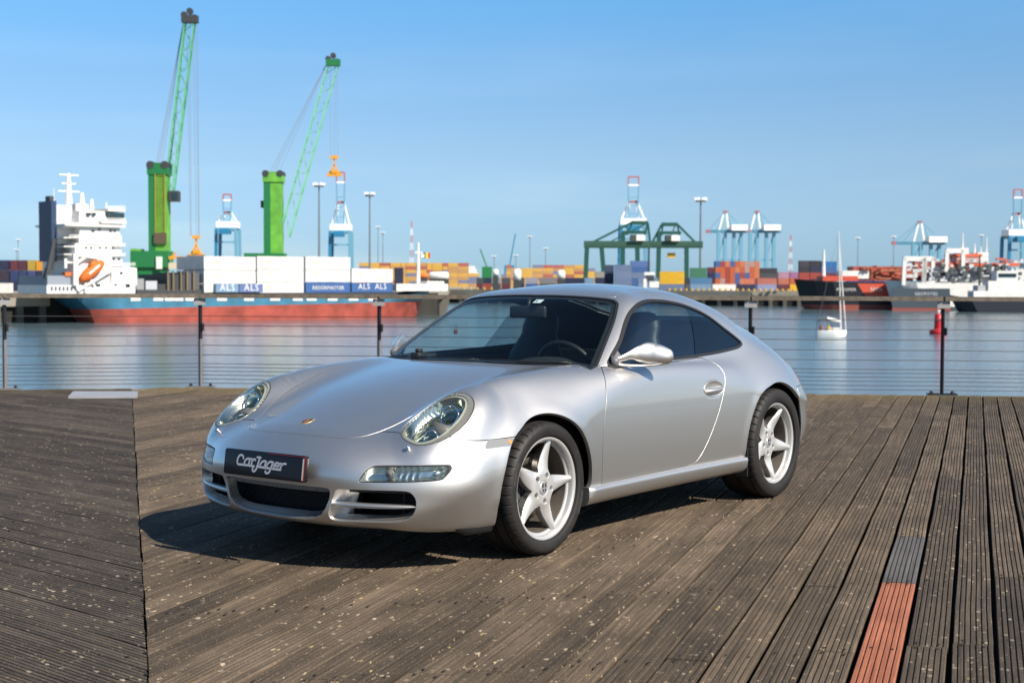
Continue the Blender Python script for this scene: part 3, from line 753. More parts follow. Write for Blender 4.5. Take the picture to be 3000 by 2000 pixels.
for poly, mm in (([(-21, -16), (-15, -16), (-15, 0), (-22, 0)], M_CRED), ([(-12, -16), (-8, -16), (-8, 0), (-12, 0)], M_CBLK), ([(8, 3), (12, 3), (12, 20), (8, 23)], M_CRED), ([(15, 3), (20, 3), (18, 14), (15, 18)], M_CBLK),
                 ([(7, -24), (20, -24), (21, 0), (7, 0)], M_CBLK), ([(-19, 4), (-6, 4), (-6, 25), (-15, 18)], M_CBLK), ([(-5, -8), (5, -8), (5, 4), (0, 9), (-5, 4)], M_GOLD), ([(-18, -27), (18, -27), (18, -21), (-18, -21)], M_GOLD)):
    shp(poly, .001, .0028).build('crest_field', mm, crest)

pc = Vector((2.197, 0, .4665)); pn = Vector((math.cos(.125), 0, math.sin(.125))); pu = Vector((-math.sin(.125), 0, math.cos(.125)))
def pp(u, v, w): return pc + Vector((0, u, 0)) + pu * v + pn * w      # u to the car's left (picture right), v up
def rrect(w, h, r, n=5):
    out = []
    for cx, cy, a0 in ((w - r, h - r, 0), (-w + r, h - r, 90), (-w + r, -h + r, 180), (w - r, -h + r, 270)):
        for k in range(n + 1): a = math.radians(a0 + 90 * k / n); out.append((cx + r * math.cos(a), cy + r * math.sin(a)))
    return out
def pprism(poly, w0, w1, name, m, parent):
    n = len(poly); V = [pp(u, v, w0) for u, v in poly] + [pp(u, v, w1) for u, v in poly]
    F = [tuple(range(n))[::-1], tuple(range(n, 2 * n))] + [(i, (i + 1) % n, n + (i + 1) % n, n + i) for i in range(n)]
    return mesh(name, V, F, m, parent)
M_ACR = mat('plate_black_gloss', (.006, .0065, .009), .35, spec=.35, coat=.15, coatr=.1)
pl = pprism(rrect(.262, .0585, .012), -.022, -.001, 'number_plate', M_ACR, CAR); bevel(pl, .002)
pprism([(.244, .046), (.252, .046), (.252, -.050), (.244, -.050)], -.001, .0006, 'plate_reflection', mat('reflection_pale', (.75, .66, .50), .25, .4), pl)  # reflection streak at the plate's end, painted as a pale strip
pprism([(.2535, .052), (.2565, .052), (.2565, -.053), (.2535, -.053)], -.001, .0006, 'plate_red_line', mat('plate_red', (.35, .01, .015), .3), pl)
pprism([(.02, .0515), (.2565, .0515), (.2565, .0532), (.02, .0532)], -.001, .0005, 'plate_red_line', MATS['plate_red'], pl)
M_LET = mat('plate_letters', (.50, .51, .56), .5)
def lp(x, y):    # plate drawing: lettering traced on its own sheet, 1860 wide by about 600 high
    top = 245 + (x - 130) * .105; h = 575 + (x - 110) * .022; return (-.262 + (x - 95) / 1865 * .524, .0585 - (y - top) / h * .117)
STROKES = [
 [(550, 487), (545, 445), (520, 415), (485, 407), (450, 425), (425, 470), (412, 535), (418, 590), (440, 617), (470, 622), (560, 630), (700, 650), (812, 668)],
 [(700, 500), (655, 492), (615, 510), (588, 560), (580, 605), (592, 632)], [(706, 492), (680, 650)],
 [(728, 505), (765, 510), (742, 655)], [(755, 560), (785, 520), (815, 505), (832, 530)],
 [(868, 462), (950, 473)], [(932, 473), (878, 700), (855, 755), (822, 785), (790, 775), (782, 735), (795, 670)],
 [(1075, 563), (1030, 550), (985, 575), (953, 625), (945, 660), (955, 685)], [(1082, 560), (1050, 700)],
 [(905, 678), (1100, 708), (1250, 728), (1420, 752)],
 [(1232, 580), (1185, 566), (1140, 590), (1108, 640), (1100, 680), (1108, 710)], [(1240, 575), (1190, 750), (1165, 810), (1120, 832), (1086, 815), (1084, 782)],
 [(1275, 655), (1368, 668), (1372, 625), (1345, 592), (1305, 600), (1272, 640), (1262, 690), (1280, 728)],
 [(1395, 612), (1442, 618), (1408, 752)], [(1428, 675), (1458, 630), (1490, 612), (1530, 618)]]
LT = MB()
for st in STROKES:
    P_ = [lp(*q) for q in (catm(st, 3, False) if len(st) > 3 else st)]; hw = .0050
    for i in range(len(P_)):       # round joints
        c0 = len(LT.V); k8 = 8
        LT.V += [tuple(pp(P_[i][0] + hw * math.cos(a * math.pi / 4), P_[i][1] + hw * math.sin(a * math.pi / 4), .0008 + .00001 * (i % 2))) for a in range(k8)]; LT.F.append(tuple(range(c0, c0 + k8)))
    for a, b in zip(P_[:-1], P_[1:]):
        d_ = Vector((b[0] - a[0], b[1] - a[1])); 
        if d_.length < 1e-6: continue
        d_.normalize(); q = Vector((-d_.y, d_.x)) * hw; c0 = len(LT.V)
        LT.V += [tuple(pp(a[0] - q.x, a[1] - q.y, .0011)), tuple(pp(b[0] - q.x, b[1] - q.y, .0011)), tuple(pp(b[0] + q.x, b[1] + q.y, .0011)), tuple(pp(a[0] + q.x, a[1] + q.y, .0011))]; LT.F.append((c0, c0 + 1, c0 + 2, c0 + 3))
LT.build('plate_lettering', M_LET, pl)

# ------------------------------------------------------------ wheels
def text_polys(txt, size):
    cu = bpy.data.curves.new('t', 'FONT'); cu.body = txt; cu.size = size; cu.align_x = 'CENTER'; cu.space_character = 1.15; cu.resolution_u = 2
    o = bpy.data.objects.new('t', cu); COL.objects.link(o); dg = bpy.context.evaluated_depsgraph_get()
    me = bpy.data.meshes.new_from_object(o.evaluated_get(dg)); V = [tuple(v.co) for v in me.vertices]; F = [tuple(p.vertices) for p in me.polygons]
    bpy.data.objects.remove(o); bpy.data.curves.remove(cu); bpy.data.meshes.remove(me); return V, F
TXT = text_polys('MICHELIN', .022)
def make_wheel(R, wid, lipy, hubrec, a0, name='wheel'):
    """local frame: axle along y, outer face towards +y, lip plane at y = lipy"""
    hw = wid / 2
    # rim barrel and lip
    pr = [(.2135, lipy - .040), (.2155, lipy - .034), (.2245, lipy - .030), (.2262, lipy - .024), (.2268, lipy - .012), (.2295, lipy - .006), (.234, lipy - .002), (.240, lipy), (.2450, lipy - .001), (.2462, lipy - .005), (.2450, lipy - .016), (.232, lipy - .020)]
    w = MB().lathe(pr, 120).build(name, M_RIM, None, True); w.data.set_sharp_from_angle(angle=math.radians(40))
    MB().lathe([(.206, lipy - .20), (.206, lipy - .10), (.2125, lipy - .060), (.2135, lipy - .040)], 96).build('rim_barrel', M_BAR, w, True)
    # spoked face cut out of a dished disc
    nr, na = 46, 360; rs = np.linspace(.001, .2285, nr); th = np.linspace(0, 2 * np.pi, na, endpoint=False)
    rr, tt = np.meshgrid(rs, th, indexing='ij')
    def nearest(t): return (t - math.radians(a0) + np.pi / 5) % (2 * np.pi / 5) - np.pi / 5
    dth = nearest(tt); lat_ = rr * np.sin(np.abs(dth))
    hwid = np.interp(rr, [0, .06, .085, .11, .15, .19, .215, .2285], [.055, .055, .046, .0395, .031, .0215, .0155, .0150])
    y = lipy - .012 - hubrec * (1 - sst(.05, .215, rr)) - .010 * np.sin(np.clip((rr - .07) / .15, 0, 1) * np.pi)
    y = y - .013 * np.clip(lat_ / hwid, 0, 1.6) ** 2 * sst(.07, .11, rr) - .005 * sst(.034, .031, rr)
    V = np.stack([rr * np.cos(tt), y, rr * np.sin(tt)], -1).reshape(-1, 3)
    i, j = np.meshgrid(np.arange(nr - 1), np.arange(na), indexing='ij'); a = (i * na + j).ravel(); b = (i * na + (j + 1) % na).ravel(); c = b + na; d = a + na
    F = np.concatenate([np.stack([a, b, c], 1), np.stack([a, c, d], 1)])
    t = V[F[5000]]; 
    if np.cross(t[1] - t[0], t[2] - t[0])[1] < 0: F = F[:, ::-1]
    def fw(V):
        r = np.hypot(V[:, 0], V[:, 2]); t = np.arctan2(V[:, 2], V[:, 0]); dt = nearest(t); L = r * np.sin(np.abs(dt))
        h = np.interp(r, [0, .06, .085, .11, .15, .19, .215, .24], [.06, .056, .046, .0395, .031, .0215, .0155, .0160])
        far = np.maximum(L - h, -(.0) + .066 - r)
        return smin(L - h + 0 * r, r - .074, .02)
    V, F = isocut(V, F, fw(V))
    for k in range(5):
        ab = math.radians(a0 + 14 + 72 * k); bx, bz = .0645 * math.cos(ab), .0645 * math.sin(ab)
        V, F = isocut(V, F, .0160 - np.hypot(V[:, 0] - bx, V[:, 2] - bz))
    t = V[F]; fn = np.cross(t[:, 1] - t[:, 0], t[:, 2] - t[:, 0]); N = np.zeros_like(V)
    for c in range(3): np.add.at(N, F[:, c], fn)
    N /= np.linalg.norm(N, axis=1, keepdims=True) + 1e-12
    E = boundary(F); dd = V[E[:, 1]] - V[E[:, 0]]; dd /= np.linalg.norm(dd, axis=1, keepdims=True) + 1e-12
    acc = np.zeros_like(V); oo = np.cross(dd, N[E[:, 0]]); np.add.at(acc, E[:, 0], oo); np.add.at(acc, E[:, 1], oo)
    bi = np.unique(E); e = acc[bi] / (np.linalg.norm(acc[bi], axis=1, keepdims=True) + 1e-12); rk = np.full(len(V), -1); rk[bi] = np.arange(len(bi)); m_ = len(bi); n0 = len(V)
    dn = np.array([0, -1, 0]); Vs = [V, V[bi] + e * .002 + dn * .0012, V[bi] + e * .0035 + dn * .005, V[bi] + e * .001 + dn * .038]
    ee = e + np.array([0, .5, 0]); ee /= np.linalg.norm(ee, axis=1, keepdims=True); Ns = [N, ee, e, e]; Fs = [F]
    A_, B_ = rk[E[:, 0]], rk[E[:, 1]]; b0 = [E[:, 0], n0 + A_, n0 + m_ + A_, n0 + 2 * m_ + A_]; b1 = [E[:, 1], n0 + B_, n0 + m_ + B_, n0 + 2 * m_ + B_]
    for s_ in range(3): Fs += [np.stack([b1[s_], b0[s_], b0[s_ + 1]], 1), np.stack([b1[s_], b0[s_ + 1], b1[s_ + 1]], 1)]
    V = np.concatenate(Vs); N = np.concatenate(Ns); F = np.concatenate(Fs)
    mesh('spokes', V, F, M_RIM, w, True, normals=N)
    hy = lipy - .012 - hubrec
    MB().lathe([(0, .0060), (.026, .0058), (.0300, .0050), (.0312, .003), (.031, -.01)], 40, 'y', (0, hy - .003, 0)).build('hub_cap', mat('hub_cap_silver', (.50, .51, .53), .45, .6), w, True)
    em = MB(); sc = 1.05
    for poly in ([(-17, 20), (-3, 21), (-3, 3), (-18, 3)], [(3, 21), (17, 20), (18, 3), (3, 3)], [(-17, -2), (-3, -2), (-3, -22), (-12, -14)], [(3, -2), (17, -2), (12, -14), (3, -22)], [(-18, 26), (18, 26), (18, 23), (-18, 23)]):
        b_ = len(em.V); em.V += [(u * sc / 1000 * -1, hy + .0036, v * sc / 1000) for u, v in poly]; em.F.append(tuple(range(b_, b_ + len(poly))))
    em.build('hub_emblem', mat('emblem_dark', (.04, .04, .045), .4), w)
    for k in range(5):
        ab = math.radians(a0 + 14 + 72 * k); c_ = (.0645 * math.cos(ab), hy - .032, .0645 * math.sin(ab))
        MB().lathe([(0, .012), (.006, .012), (.0075, .010), (.0075, -.01), (.016, -.012)], 12, 'y', c_).build('wheel_bolt', mat('bolt_steel', (.10, .09, .085), .5, .6), w, True)
    # tyre
    pr = [(.236, lipy - .024), (.2445, lipy - .014), (.2480, lipy - .004), (.252, hw - .004), (.258, hw - .001), (.262, hw), (.275, hw + .0025), (.288, hw + .0015), (.296, hw - .001), (R - .016, hw - .006), (R - .0075, hw - .016), (R - .003, hw - .028), (R - .001, hw - .045), (R - .001, hw - .047), (R - .008, hw - .0475), (R - .008, hw - .0555), (R - .0005, hw - .056), (R, 0.015), (R - .008, .0145), (R - .008, .005), (R, .0045)]
    pr = pr + [(a, -b) for a, b in pr[::-1]]
    n = 430; V = []; F = []
    for i, (r_, h_) in enumerate(pr):
        for k in range(n):
            a = 2 * math.pi * k / n; rr_ = r_
            if (k % 10) < 1 and hw - .052 < abs(h_) < hw + .0 and r_ > R - .0125: rr_ -= .006
            if (k % 10) < 1 and abs(abs(h_) - (hw - .006)) < .001: rr_ -= .003
            V.append((rr_ * math.cos(a), h_, rr_ * math.sin(a)))
    for i in range(len(pr) - 1):
        for k in range(n): k2 = (k + 1) % n; F.append((i * n + k, (i + 1) * n + k, (i + 1) * n + k2, i * n + k2))
    ty = mesh('tyre', V, [f[::-1] for f in F], M_TYR, w, True); ty.data.set_sharp_from_angle(angle=math.radians(38))
    b_ = ty.data; 
    # raised lettering on the sidewall, twice round
    for base_a in (200, 20):
        mb = MB()
        for (V_, F_) in (TXT,):
            vv = []
            for (x, y_, z) in V_:
                r_ = .284 + (y_ - .008) * 1.0; a = math.radians(base_a) - x / .284 * -1.0 * -1
                vv.append((r_ * math.cos(a), hw + .0030, r_ * math.sin(a)))
            mb.add(vv, F_)
        mb.build('tyre_lettering', mat('tyre_letter', (.085, .08, .078), .6), w)
    MB().lathe([(.11, lipy - .112), (.158, lipy - .110), (.158, lipy - .135), (.07, lipy - .135)], 64).build('brake_disc', M_DISC, w, True)
    MB().lathe([(0, lipy - .085), (.07, lipy - .085), (.075, lipy - .10), (.075, lipy - .15)], 32).build('wheel_hub', M_CAL, w, True)
    c = MB()
    for t in np.linspace(-.5, .5, 7)[:-1]:
        a1, a2 = t + .0, t + 1 / 6
        for (ra, rb_) in ((.10, .185),):
            P_ = [(ra * math.cos(a1), ra * math.sin(a1)), (rb_ * math.cos(a1), rb_ * math.sin(a1)), (rb_ * math.cos(a2), rb_ * math.sin(a2)), (ra * math.cos(a2), ra * math.sin(a2))]
            b0_ = len(c.V); c.V += [(p[0], lipy - .085, p[1]) for p in P_] + [(p[0], lipy - .16, p[1]) for p in P_]
            c.F += [(b0_, b0_ + 3, b0_ + 2, b0_ + 1), (b0_ + 4, b0_ + 5, b0_ + 6, b0_ + 7)] + [(b0_ + q, b0_ + (q + 1) % 4, b0_ + 4 + (q + 1) % 4, b0_ + 4 + q) for q in range(4)]
    cal = c.build('brake_caliper', M_CAL, w)
    MB().lathe([(.02, lipy - .19), (.205, lipy - .185)], 48).build('brake_backplate', M_DRK, w)
    # inner barrel between the spokes: dust and shade both in its colour
    return w
def clone(w, loc, rz):
    c = w.copy(); COL.objects.link(c); c.parent = CAR; c.location = loc; c.rotation_euler = (0, 0, rz)
    for ch in w.children: g = ch.copy(); COL.objects.link(g); g.parent = c
    return c
wf = make_wheel(.3185, .235, .104, .006, 102 % 72); wf.parent = CAR; wf.location = (1.175, .741, .3175)
wr = make_wheel(.3305, .265, .116, .034, 264 % 72); wr.parent = CAR; wr.location = (-1.175, .767, .329)
clone(wf, (1.175, -.741, .3175), math.pi); clone(wr, (-1.175, -.767, .329), math.pi)

# ------------------------------------------------------------ cabin
mb = MB(); mb.box(-1.1, .95, -.70, .70, .20, .24).box(.62, .66, -.70, .70, .24, .82).box(-1.12, -1.05, -.66, .66, .24, .86)
mb.build('cabin_floor', M_DASH, CAR)
V = []; F = []; ds = [(.70, .80), (.66, .853), (.56, .868), (.44, .868), (.385, .845), (.37, .80), (.40, .66), (.46, .50)]
ysd = np.linspace(-.70, .70, 29)
for y in ysd:
    hmp = .030 * math.exp(-((y - .36) / .13) ** 4); e = max(0, abs(y) - .55) * .10
    for (x, z) in ds: V.append((x - (e if x > .5 else 0) * 1.4, y, z + (hmp if x < .6 and z > .82 else 0)))
for i in range(28):
    for k in range(7): F.append((i * 8 + k, i * 8 + k + 1, (i + 1) * 8 + k + 1, (i + 1) * 8 + k))
mesh('dashboard', V, F, M_DASH, CAR, True)
for s in (1, -1):
    mb = MB(); mb.box(-.55, .55, min(s * .70, s * .73), max(s * .70, s * .73), .25, .845); mb.build('door_trim', M_DASH, doors[0 if s > 0 else 1])
    V = []; F = []; n = 16; prof = [(.40, .235), (.46, .25), (.60, .25), (.75, .225), (.86, .19), (.93, .150), (.98, .125), (1.03, .128), (1.08, .115), (1.115, .07), (1.125, .02)]
    for (z, hw_) in prof:
        cx_ = -.27 - (z - .4) * .30; dp_ = .065 if z < .95 else .05
        for k in range(n): a = 2 * math.pi * k / n; V.append((cx_ + dp_ * math.cos(a), s * .36 + hw_ * (abs(math.sin(a)) ** .6) * (1 if math.sin(a) > 0 else -1), z))
    for i in range(len(prof) - 1):
        for k in range(n): F.append((i * n + k, i * n + (k + 1) % n, (i + 1) * n + (k + 1) % n, (i + 1) * n + k))
    F.append(tuple((len(prof) - 1) * n + k for k in range(n)))
    st = mesh('seat', V, F, M_LEA, CAR, True)
    MB().box(-.28, .25, s * .36 - .25, s * .36 + .25, .28, .44).build('seat_cushion', M_LEA, st)
sw = ring(MB(), (.30, .365, .80), (-.92, 0, .40), .185, .015, 40, 10); sw.tube([(.30, .365 - .18, .80), (.31, .365, .79), (.30, .365 + .18, .80)], .02, 8).tube([(.31, .365, .79), (.42, .365, .73)], .04, 10); sw.build('steering_wheel', M_LEA, CAR, True)
mb = MB(); mb.box(-.015, .015, -.115, .115, -.035, .035); rm = mb.build('rear_view_mirror', M_PLA, CAR, loc=(.155, -.01, 1.128), rz=math.radians(8)); bevel(rm, .012, 3)
MB().tube([(0, 0, .02), (-.02, 0, .075)], .010, 8).build('mirror_stem', M_PLA, rm, True)
# toll sticker inside the top of the glass
sp, sn = hitz(.155, .06); sp = sp - sn * .007; sx = Vector((sn.z, 0, -sn.x)).normalized()
mb = MB(); mb.V = [tuple(sp + sx * a + Vector((0, b, 0))) for a, b in ((-.022, -.027), (.022, -.027), (.022, .027), (-.022, .027))]; mb.F = [(0, 1, 2, 3)]
stk = mb.build('windshield_sticker', mat('sticker_white', (.75, .76, .78), .5), CAR)
V_, F_ = text_polys('6', .032); mb = MB(); mb.V = [tuple(sp + sn * .0012 + sx * (.010 - y_) + Vector((0, x - .010, 0))) for x, y_, z in V_]; mb.F = F_
mb.build('sticker_numeral', M_CBLK, stk)
mb = MB(); mb.box(-.04, .04, -.03, .03, 0, .035).box(-.02, .02, -.015, .015, .035, .055); bevel(mb.build('dash_device', M_PLA, CAR, loc=(.60, -.44, .868)), .006)
# ============================================================ timber deck
def plank_mat(name, dark, light, spots=True, moss=0.0):
    m = bpy.data.materials.new(name); m.use_nodes = True; n = m.node_tree.nodes; l = m.node_tree.links; b = n['Principled BSDF']
    tc = n.new('ShaderNodeTexCoord'); oi = n.new('ShaderNodeObjectInfo')
    ge = n.new('ShaderNodeNewGeometry')
    off = n.new('ShaderNodeVectorMath'); off.operation = 'ADD'
    cx = n.new('ShaderNodeCombineXYZ'); mul = n.new('ShaderNodeMath'); mul.operation = 'MULTIPLY'; mul.inputs[1].default_value = 37
    l.new(oi.outputs['Random'], mul.inputs[0]); l.new(mul.outputs[0], cx.inputs[0]); l.new(mul.outputs[0], cx.inputs[2])
    l.new(tc.outputs['Object'], off.inputs[0]); l.new(cx.outputs[0], off.inputs[1])
    def noise(sc, scale, det=5, rough=.6, src=off):
        mp = n.new('ShaderNodeMapping'); mp.inputs['Scale'].default_value = sc; l.new(src.outputs[0], mp.inputs[0])
        t = n.new('ShaderNodeTexNoise'); t.inputs['Scale'].default_value = scale; t.inputs['Detail'].default_value = det; t.inputs['Roughness'].default_value = rough
        l.new(mp.outputs[0], t.inputs['Vector']); return t
    def rng(src, a, b_, c, d): 
        r = n.new('ShaderNodeMapRange'); r.inputs[1].default_value = a; r.inputs[2].default_value = b_; r.inputs[3].default_value = c; r.inputs[4].default_value = d; l.new(src, r.inputs[0]); return r
    def mix(f, c1, c2):
        x = n.new('ShaderNodeMix'); x.data_type = 'RGBA'
        if hasattr(f, 'is_linked') or hasattr(f, 'links'): l.new(f, x.inputs[0])
        else: x.inputs[0].default_value = f
        for i, c in ((6, c1), (7, c2)):
            if isinstance(c, tuple): x.inputs[i].default_value = (*c, 1)
            else: l.new(c, x.inputs[i])
        return x.outputs[2]
    g1 = noise((1.2, 55, 8), 1.0, 8, .7); g2 = noise((1, 1.4, 1), 2.2, 5); g3 = noise((12, 200, 20), 1, 3)
    col = mix(rng(g1.outputs[0], .30, .70, 0, 1).outputs[0], dark, light)
    col = mix(rng(g2.outputs[0], .35, .68, 0, .55).outputs[0], col, tuple(c * .55 for c in dark))
    hs = n.new('ShaderNodeHueSaturation'); vr = rng(oi.outputs['Random'], 0, 1, .68, 1.42); l.new(vr.outputs[0], hs.inputs['Value']); l.new(col, hs.inputs['Color']); col = hs.outputs[0]
    if spots:
        v = n.new('ShaderNodeTexVoronoi'); v.feature = 'F1'; v.inputs['Scale'].default_value = 42; v.inputs['Randomness'].default_value = 1
        mp = n.new('ShaderNodeMapping'); mp.inputs['Scale'].default_value = (.62, 1, 1); l.new(off.outputs[0], mp.inputs[0])
        wn = noise((1, 1, 1), 60, 3); ad = n.new('ShaderNodeVectorMath'); ad.operation = 'MULTIPLY_ADD'; ad.inputs[1].default_value = (.02, .02, .02)
        l.new(wn.outputs['Color'], ad.inputs[0]); l.new(mp.outputs[0], ad.inputs[2]); l.new(ad.outputs[0], v.inputs['Vector'])
        sz = n.new('ShaderNodeSeparateColor'); l.new(v.outputs['Color'], sz.inputs[0])
        thr = rng(sz.outputs[0], .50, 1.0, .0, .42)               # only some cells carry a patch, of differing size
        lt = n.new('ShaderNodeMath'); lt.operation = 'SUBTRACT'; l.new(thr.outputs[0], lt.inputs[0]); l.new(v.outputs['Distance'], lt.inputs[1])
        msk = rng(lt.outputs[0], .0, .05, 0, .85)
        big = noise((1, 1, 1), 3.2, 3); bm = rng(big.outputs[0], .42, .62, .12, 1)
        fm = n.new('ShaderNodeMath'); fm.operation = 'MULTIPLY'; l.new(msk.outputs[0], fm.inputs[0]); l.new(bm.outputs[0], fm.inputs[1])
        lc = mix(rng(sz.outputs[1], .80, .9, 0, 1).outputs[0], (.43, .345, .245), (.42, .33, .14))
        col = mix(fm.outputs[0], col, lc)
        fs = noise((.7, 1, 1), 160, 2); fr_ = rng(fs.outputs[0], .62, .68, 0, .5); col = mix(fr_.outputs[0], col, (.30, .235, .15))
    # lichen towards the edge boards under the railing
    dt = n.new('ShaderNodeVectorMath'); dt.operation = 'DOT_PRODUCT'; dt.inputs[1].default_value = (-.854, -.521, 0); l.new(ge.outputs['Position'], dt.inputs[0])
    mo = rng(dt.outputs['Value'], 7.6, 8.85, 0, .8); mn = noise((1, 1, 1), 9, 4); mm = rng(mn.outputs[0], .38, .6, .1, 1)
    f2 = n.new('ShaderNodeMath'); f2.operation = 'MULTIPLY'; l.new(mo.outputs[0], f2.inputs[0]); l.new(mm.outputs[0], f2.inputs[1])
    col = mix(f2.outputs[0], col, (.15, .11, .03))
    l.new(col, b.inputs['Base Color'])
    b.inputs['Roughness'].default_value = .78; b.inputs['Specular IOR Level'].default_value = .3
    bp = n.new('ShaderNodeBump'); bp.inputs['Distance'].default_value = .0022; bp.inputs['Strength'].default_value = .9; l.new(g3.outputs[0], bp.inputs['Height'])
    bp2 = n.new('ShaderNodeBump'); bp2.inputs['Distance'].default_value = .004; bp2.inputs['Strength'].default_value = .7; l.new(g1.outputs[0], bp2.inputs['Height']); l.new(bp.outputs[0], bp2.inputs['Normal'])
    l.new(bp2.outputs[0], b.inputs['Normal']); return m
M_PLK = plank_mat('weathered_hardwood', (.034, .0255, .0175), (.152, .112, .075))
M_PLD = plank_mat('weathered_hardwood_groove_shade', (.022, .0175, .0135), (.108, .084, .062))  # left boards: shade of the grooves put into a darker wood colour
M_RED = plank_mat('new_red_hardwood', (.16, .050, .027), (.34, .13, .07), spots=False)
M_NGR = plank_mat('grey_hardwood_plain', (.055, .051, .049), (.155, .145, .138), spots=False)

U = np.array([.94832, .31730]); Nn = np.array([-.31730, .94832])
PA = np.array([-5.008, -8.737]); PB = np.array([-9.643, -1.133]); P0 = np.array([-3.318, -10.285])
SA = np.array([-4.23, -9.07]); SB = np.array([3.717, 1.075]); sd_ = (SB - SA) / np.linalg.norm(SB - SA)
phi = 2 * math.atan2(sd_[1], sd_[0]) - math.atan2(U[1], U[0])
UL = np.array([math.cos(phi), math.sin(phi)]); NL = np.array([-UL[1], UL[0]])      # left field: UL runs away to the picture's right
def line_u(A, B, n_, u, nv):
    """u coordinate where the line AB meets the board line n = nv"""
    a = A @ n_; b = B @ n_; t = (nv - a) / (b - a); return A @ u + t * ((B - A) @ u)
deck = empty('deck', kind='structure')
mb = MB(); DV = [(-9.643 + 4.635 * -1.3, -1.133 - 7.604 * -1.3)]
edge = [tuple(PB + (PB - PA) * 1.6), tuple(PA), tuple(P0 + (P0 - PA) * 2.2)]
poly = edge + [(14, -22), (30, -10), (30, 30), (-8, 30)]
mb.prism([(x, y) for x, y in poly][::-1], -.42, -.09); mb.build('deck_substructure', mat('deck_underside', (.045, .036, .030), .9, noise=(2, .3)), deck)
def plank(uv, nv, o2, u0, u1, yc, w, ends, m, rs, name='plank', gw=.0048):
    """board from u0 to u1 (per-side ends functions), centre line n = yc"""
    ridges = 7; gd = .0090; pw = (w - gw * (ridges - 1)) / ridges; prof = [(-w / 2, -.030), (-w / 2, -.0035), (-w / 2 + .0025, 0)]
    y = -w / 2
    for k in range(ridges):
        e = y + pw
        if k < ridges - 1: prof += [(e - .0012, 0), (e, -.0015), (e + .0006, -gd), (e + gw - .0006, -gd), (e + gw, -.0015), (e + gw + .0012, 0)]
        y = e + gw
    prof += [(w / 2 - .0025, 0), (w / 2, -.0035), (w / 2, -.030)]
    L = u1 - u0; ns = max(1, int(round(abs(L) / .6))); V = []; F = []; q = len(prof)
    dz = [rs.uniform(-.0028, .0028) for _ in range(ns + 1)]; dy = [rs.uniform(-.0030, .0030) for _ in range(ns + 1)]; tl_ = rs.uniform(-.012, .012)
    for i in range(ns + 1):
        for (py, pz) in prof:
            a = ends[0](yc + py) if i == 0 else (ends[1](yc + py) if i == ns else u0 + L * i / ns)
            V.append((a - u0, py + dy[i], pz + dz[i] + tl_ * py))
    for i in range(ns):
        for k in range(q - 1): a = i * q + k; F.append((a, a + q, a + q + 1, a + 1))
    F.append(tuple(range(q))); F.append(tuple(ns * q + k for k in range(q))[::-1])
    p = uv * u0 + nv * yc
    o = mesh(name, V, F, m, deck, loc=(p[0], p[1], 0), rz=math.atan2(uv[1], uv[0])); return o
rs = random.Random(3)
count = 0; HOLES = []
for k in range(-60, 10):
    yc = 2.0495 + .1553 * k; w = .1375 if k > -4 else (.1410 if k > -9 else .1430)
    if k < -20: w = .1465
    if yc < -7.15 or yc > 3.4: continue
    fe = lambda v: max(line_u(PA, PB, Nn, U, v) + .02, -30); jit = rs.uniform(-.004, .004); se = lambda v, j_=jit: line_u(SA, SB, Nn, U, v) - .007 + j_
    a0 = fe(yc); a1 = min(se(yc), 7.9)
    if a1 - a0 < .1: continue
    jr = [2.665 + 1.185 * j - .58 * yc for j in range(-12, 8)]
    if k == 0: cuts = [jr[j + 12] for j in (-1, 0, 3)] + [jr[12 - 4], jr[12 - 8]]
    else:
        st = rs.randrange(4); cuts = [u for i, u in enumerate(jr) if (i + st) % 4 == 0]
    cuts = sorted(u for u in cuts if a0 + .5 < u < a1 - .5); us = [a0] + cuts + [a1]
    for i in range(len(us) - 1):
        c0, c1 = us[i], us[i + 1]
        e0 = (lambda v: fe(v)) if i == 0 else (lambda v, c=c0: c + .002 - .1 * (v - yc)); e1 = (se if a1 < 7.9 - 1e-6 else (lambda v: 7.9)) if i == len(us) - 2 else (lambda v, c=c1: c - .002 - .1 * (v - yc))
        m = M_PLK; lab = None
        if k == 0 and abs(c0 - jr[12]) < .01: m = M_RED; lab = 'new red-brown board among the weathered ones'
        elif k == 0 and abs(c0 - jr[11]) < .01: m = M_NGR; lab = 'smooth grey board at the far end of the red one'
        o = plank(U, Nn, 0, c0, c1, yc, w, (e0, e1), m, rs); count += 1
        if lab: o['label'] = lab
        if m == M_PLK: o.data.materials[0] = M_PLK
    for u in jr:
        if a0 < u < a1 and u > -3.5:
            for dy_ in (-.036, .037):
                joint = any(abs(u - c) < .02 for c in cuts)
                for du in ((-.035, .035) if joint else (0,)): HOLES.append((U, Nn, u + du, yc + dy_ + rs.uniform(-.004, .004)))
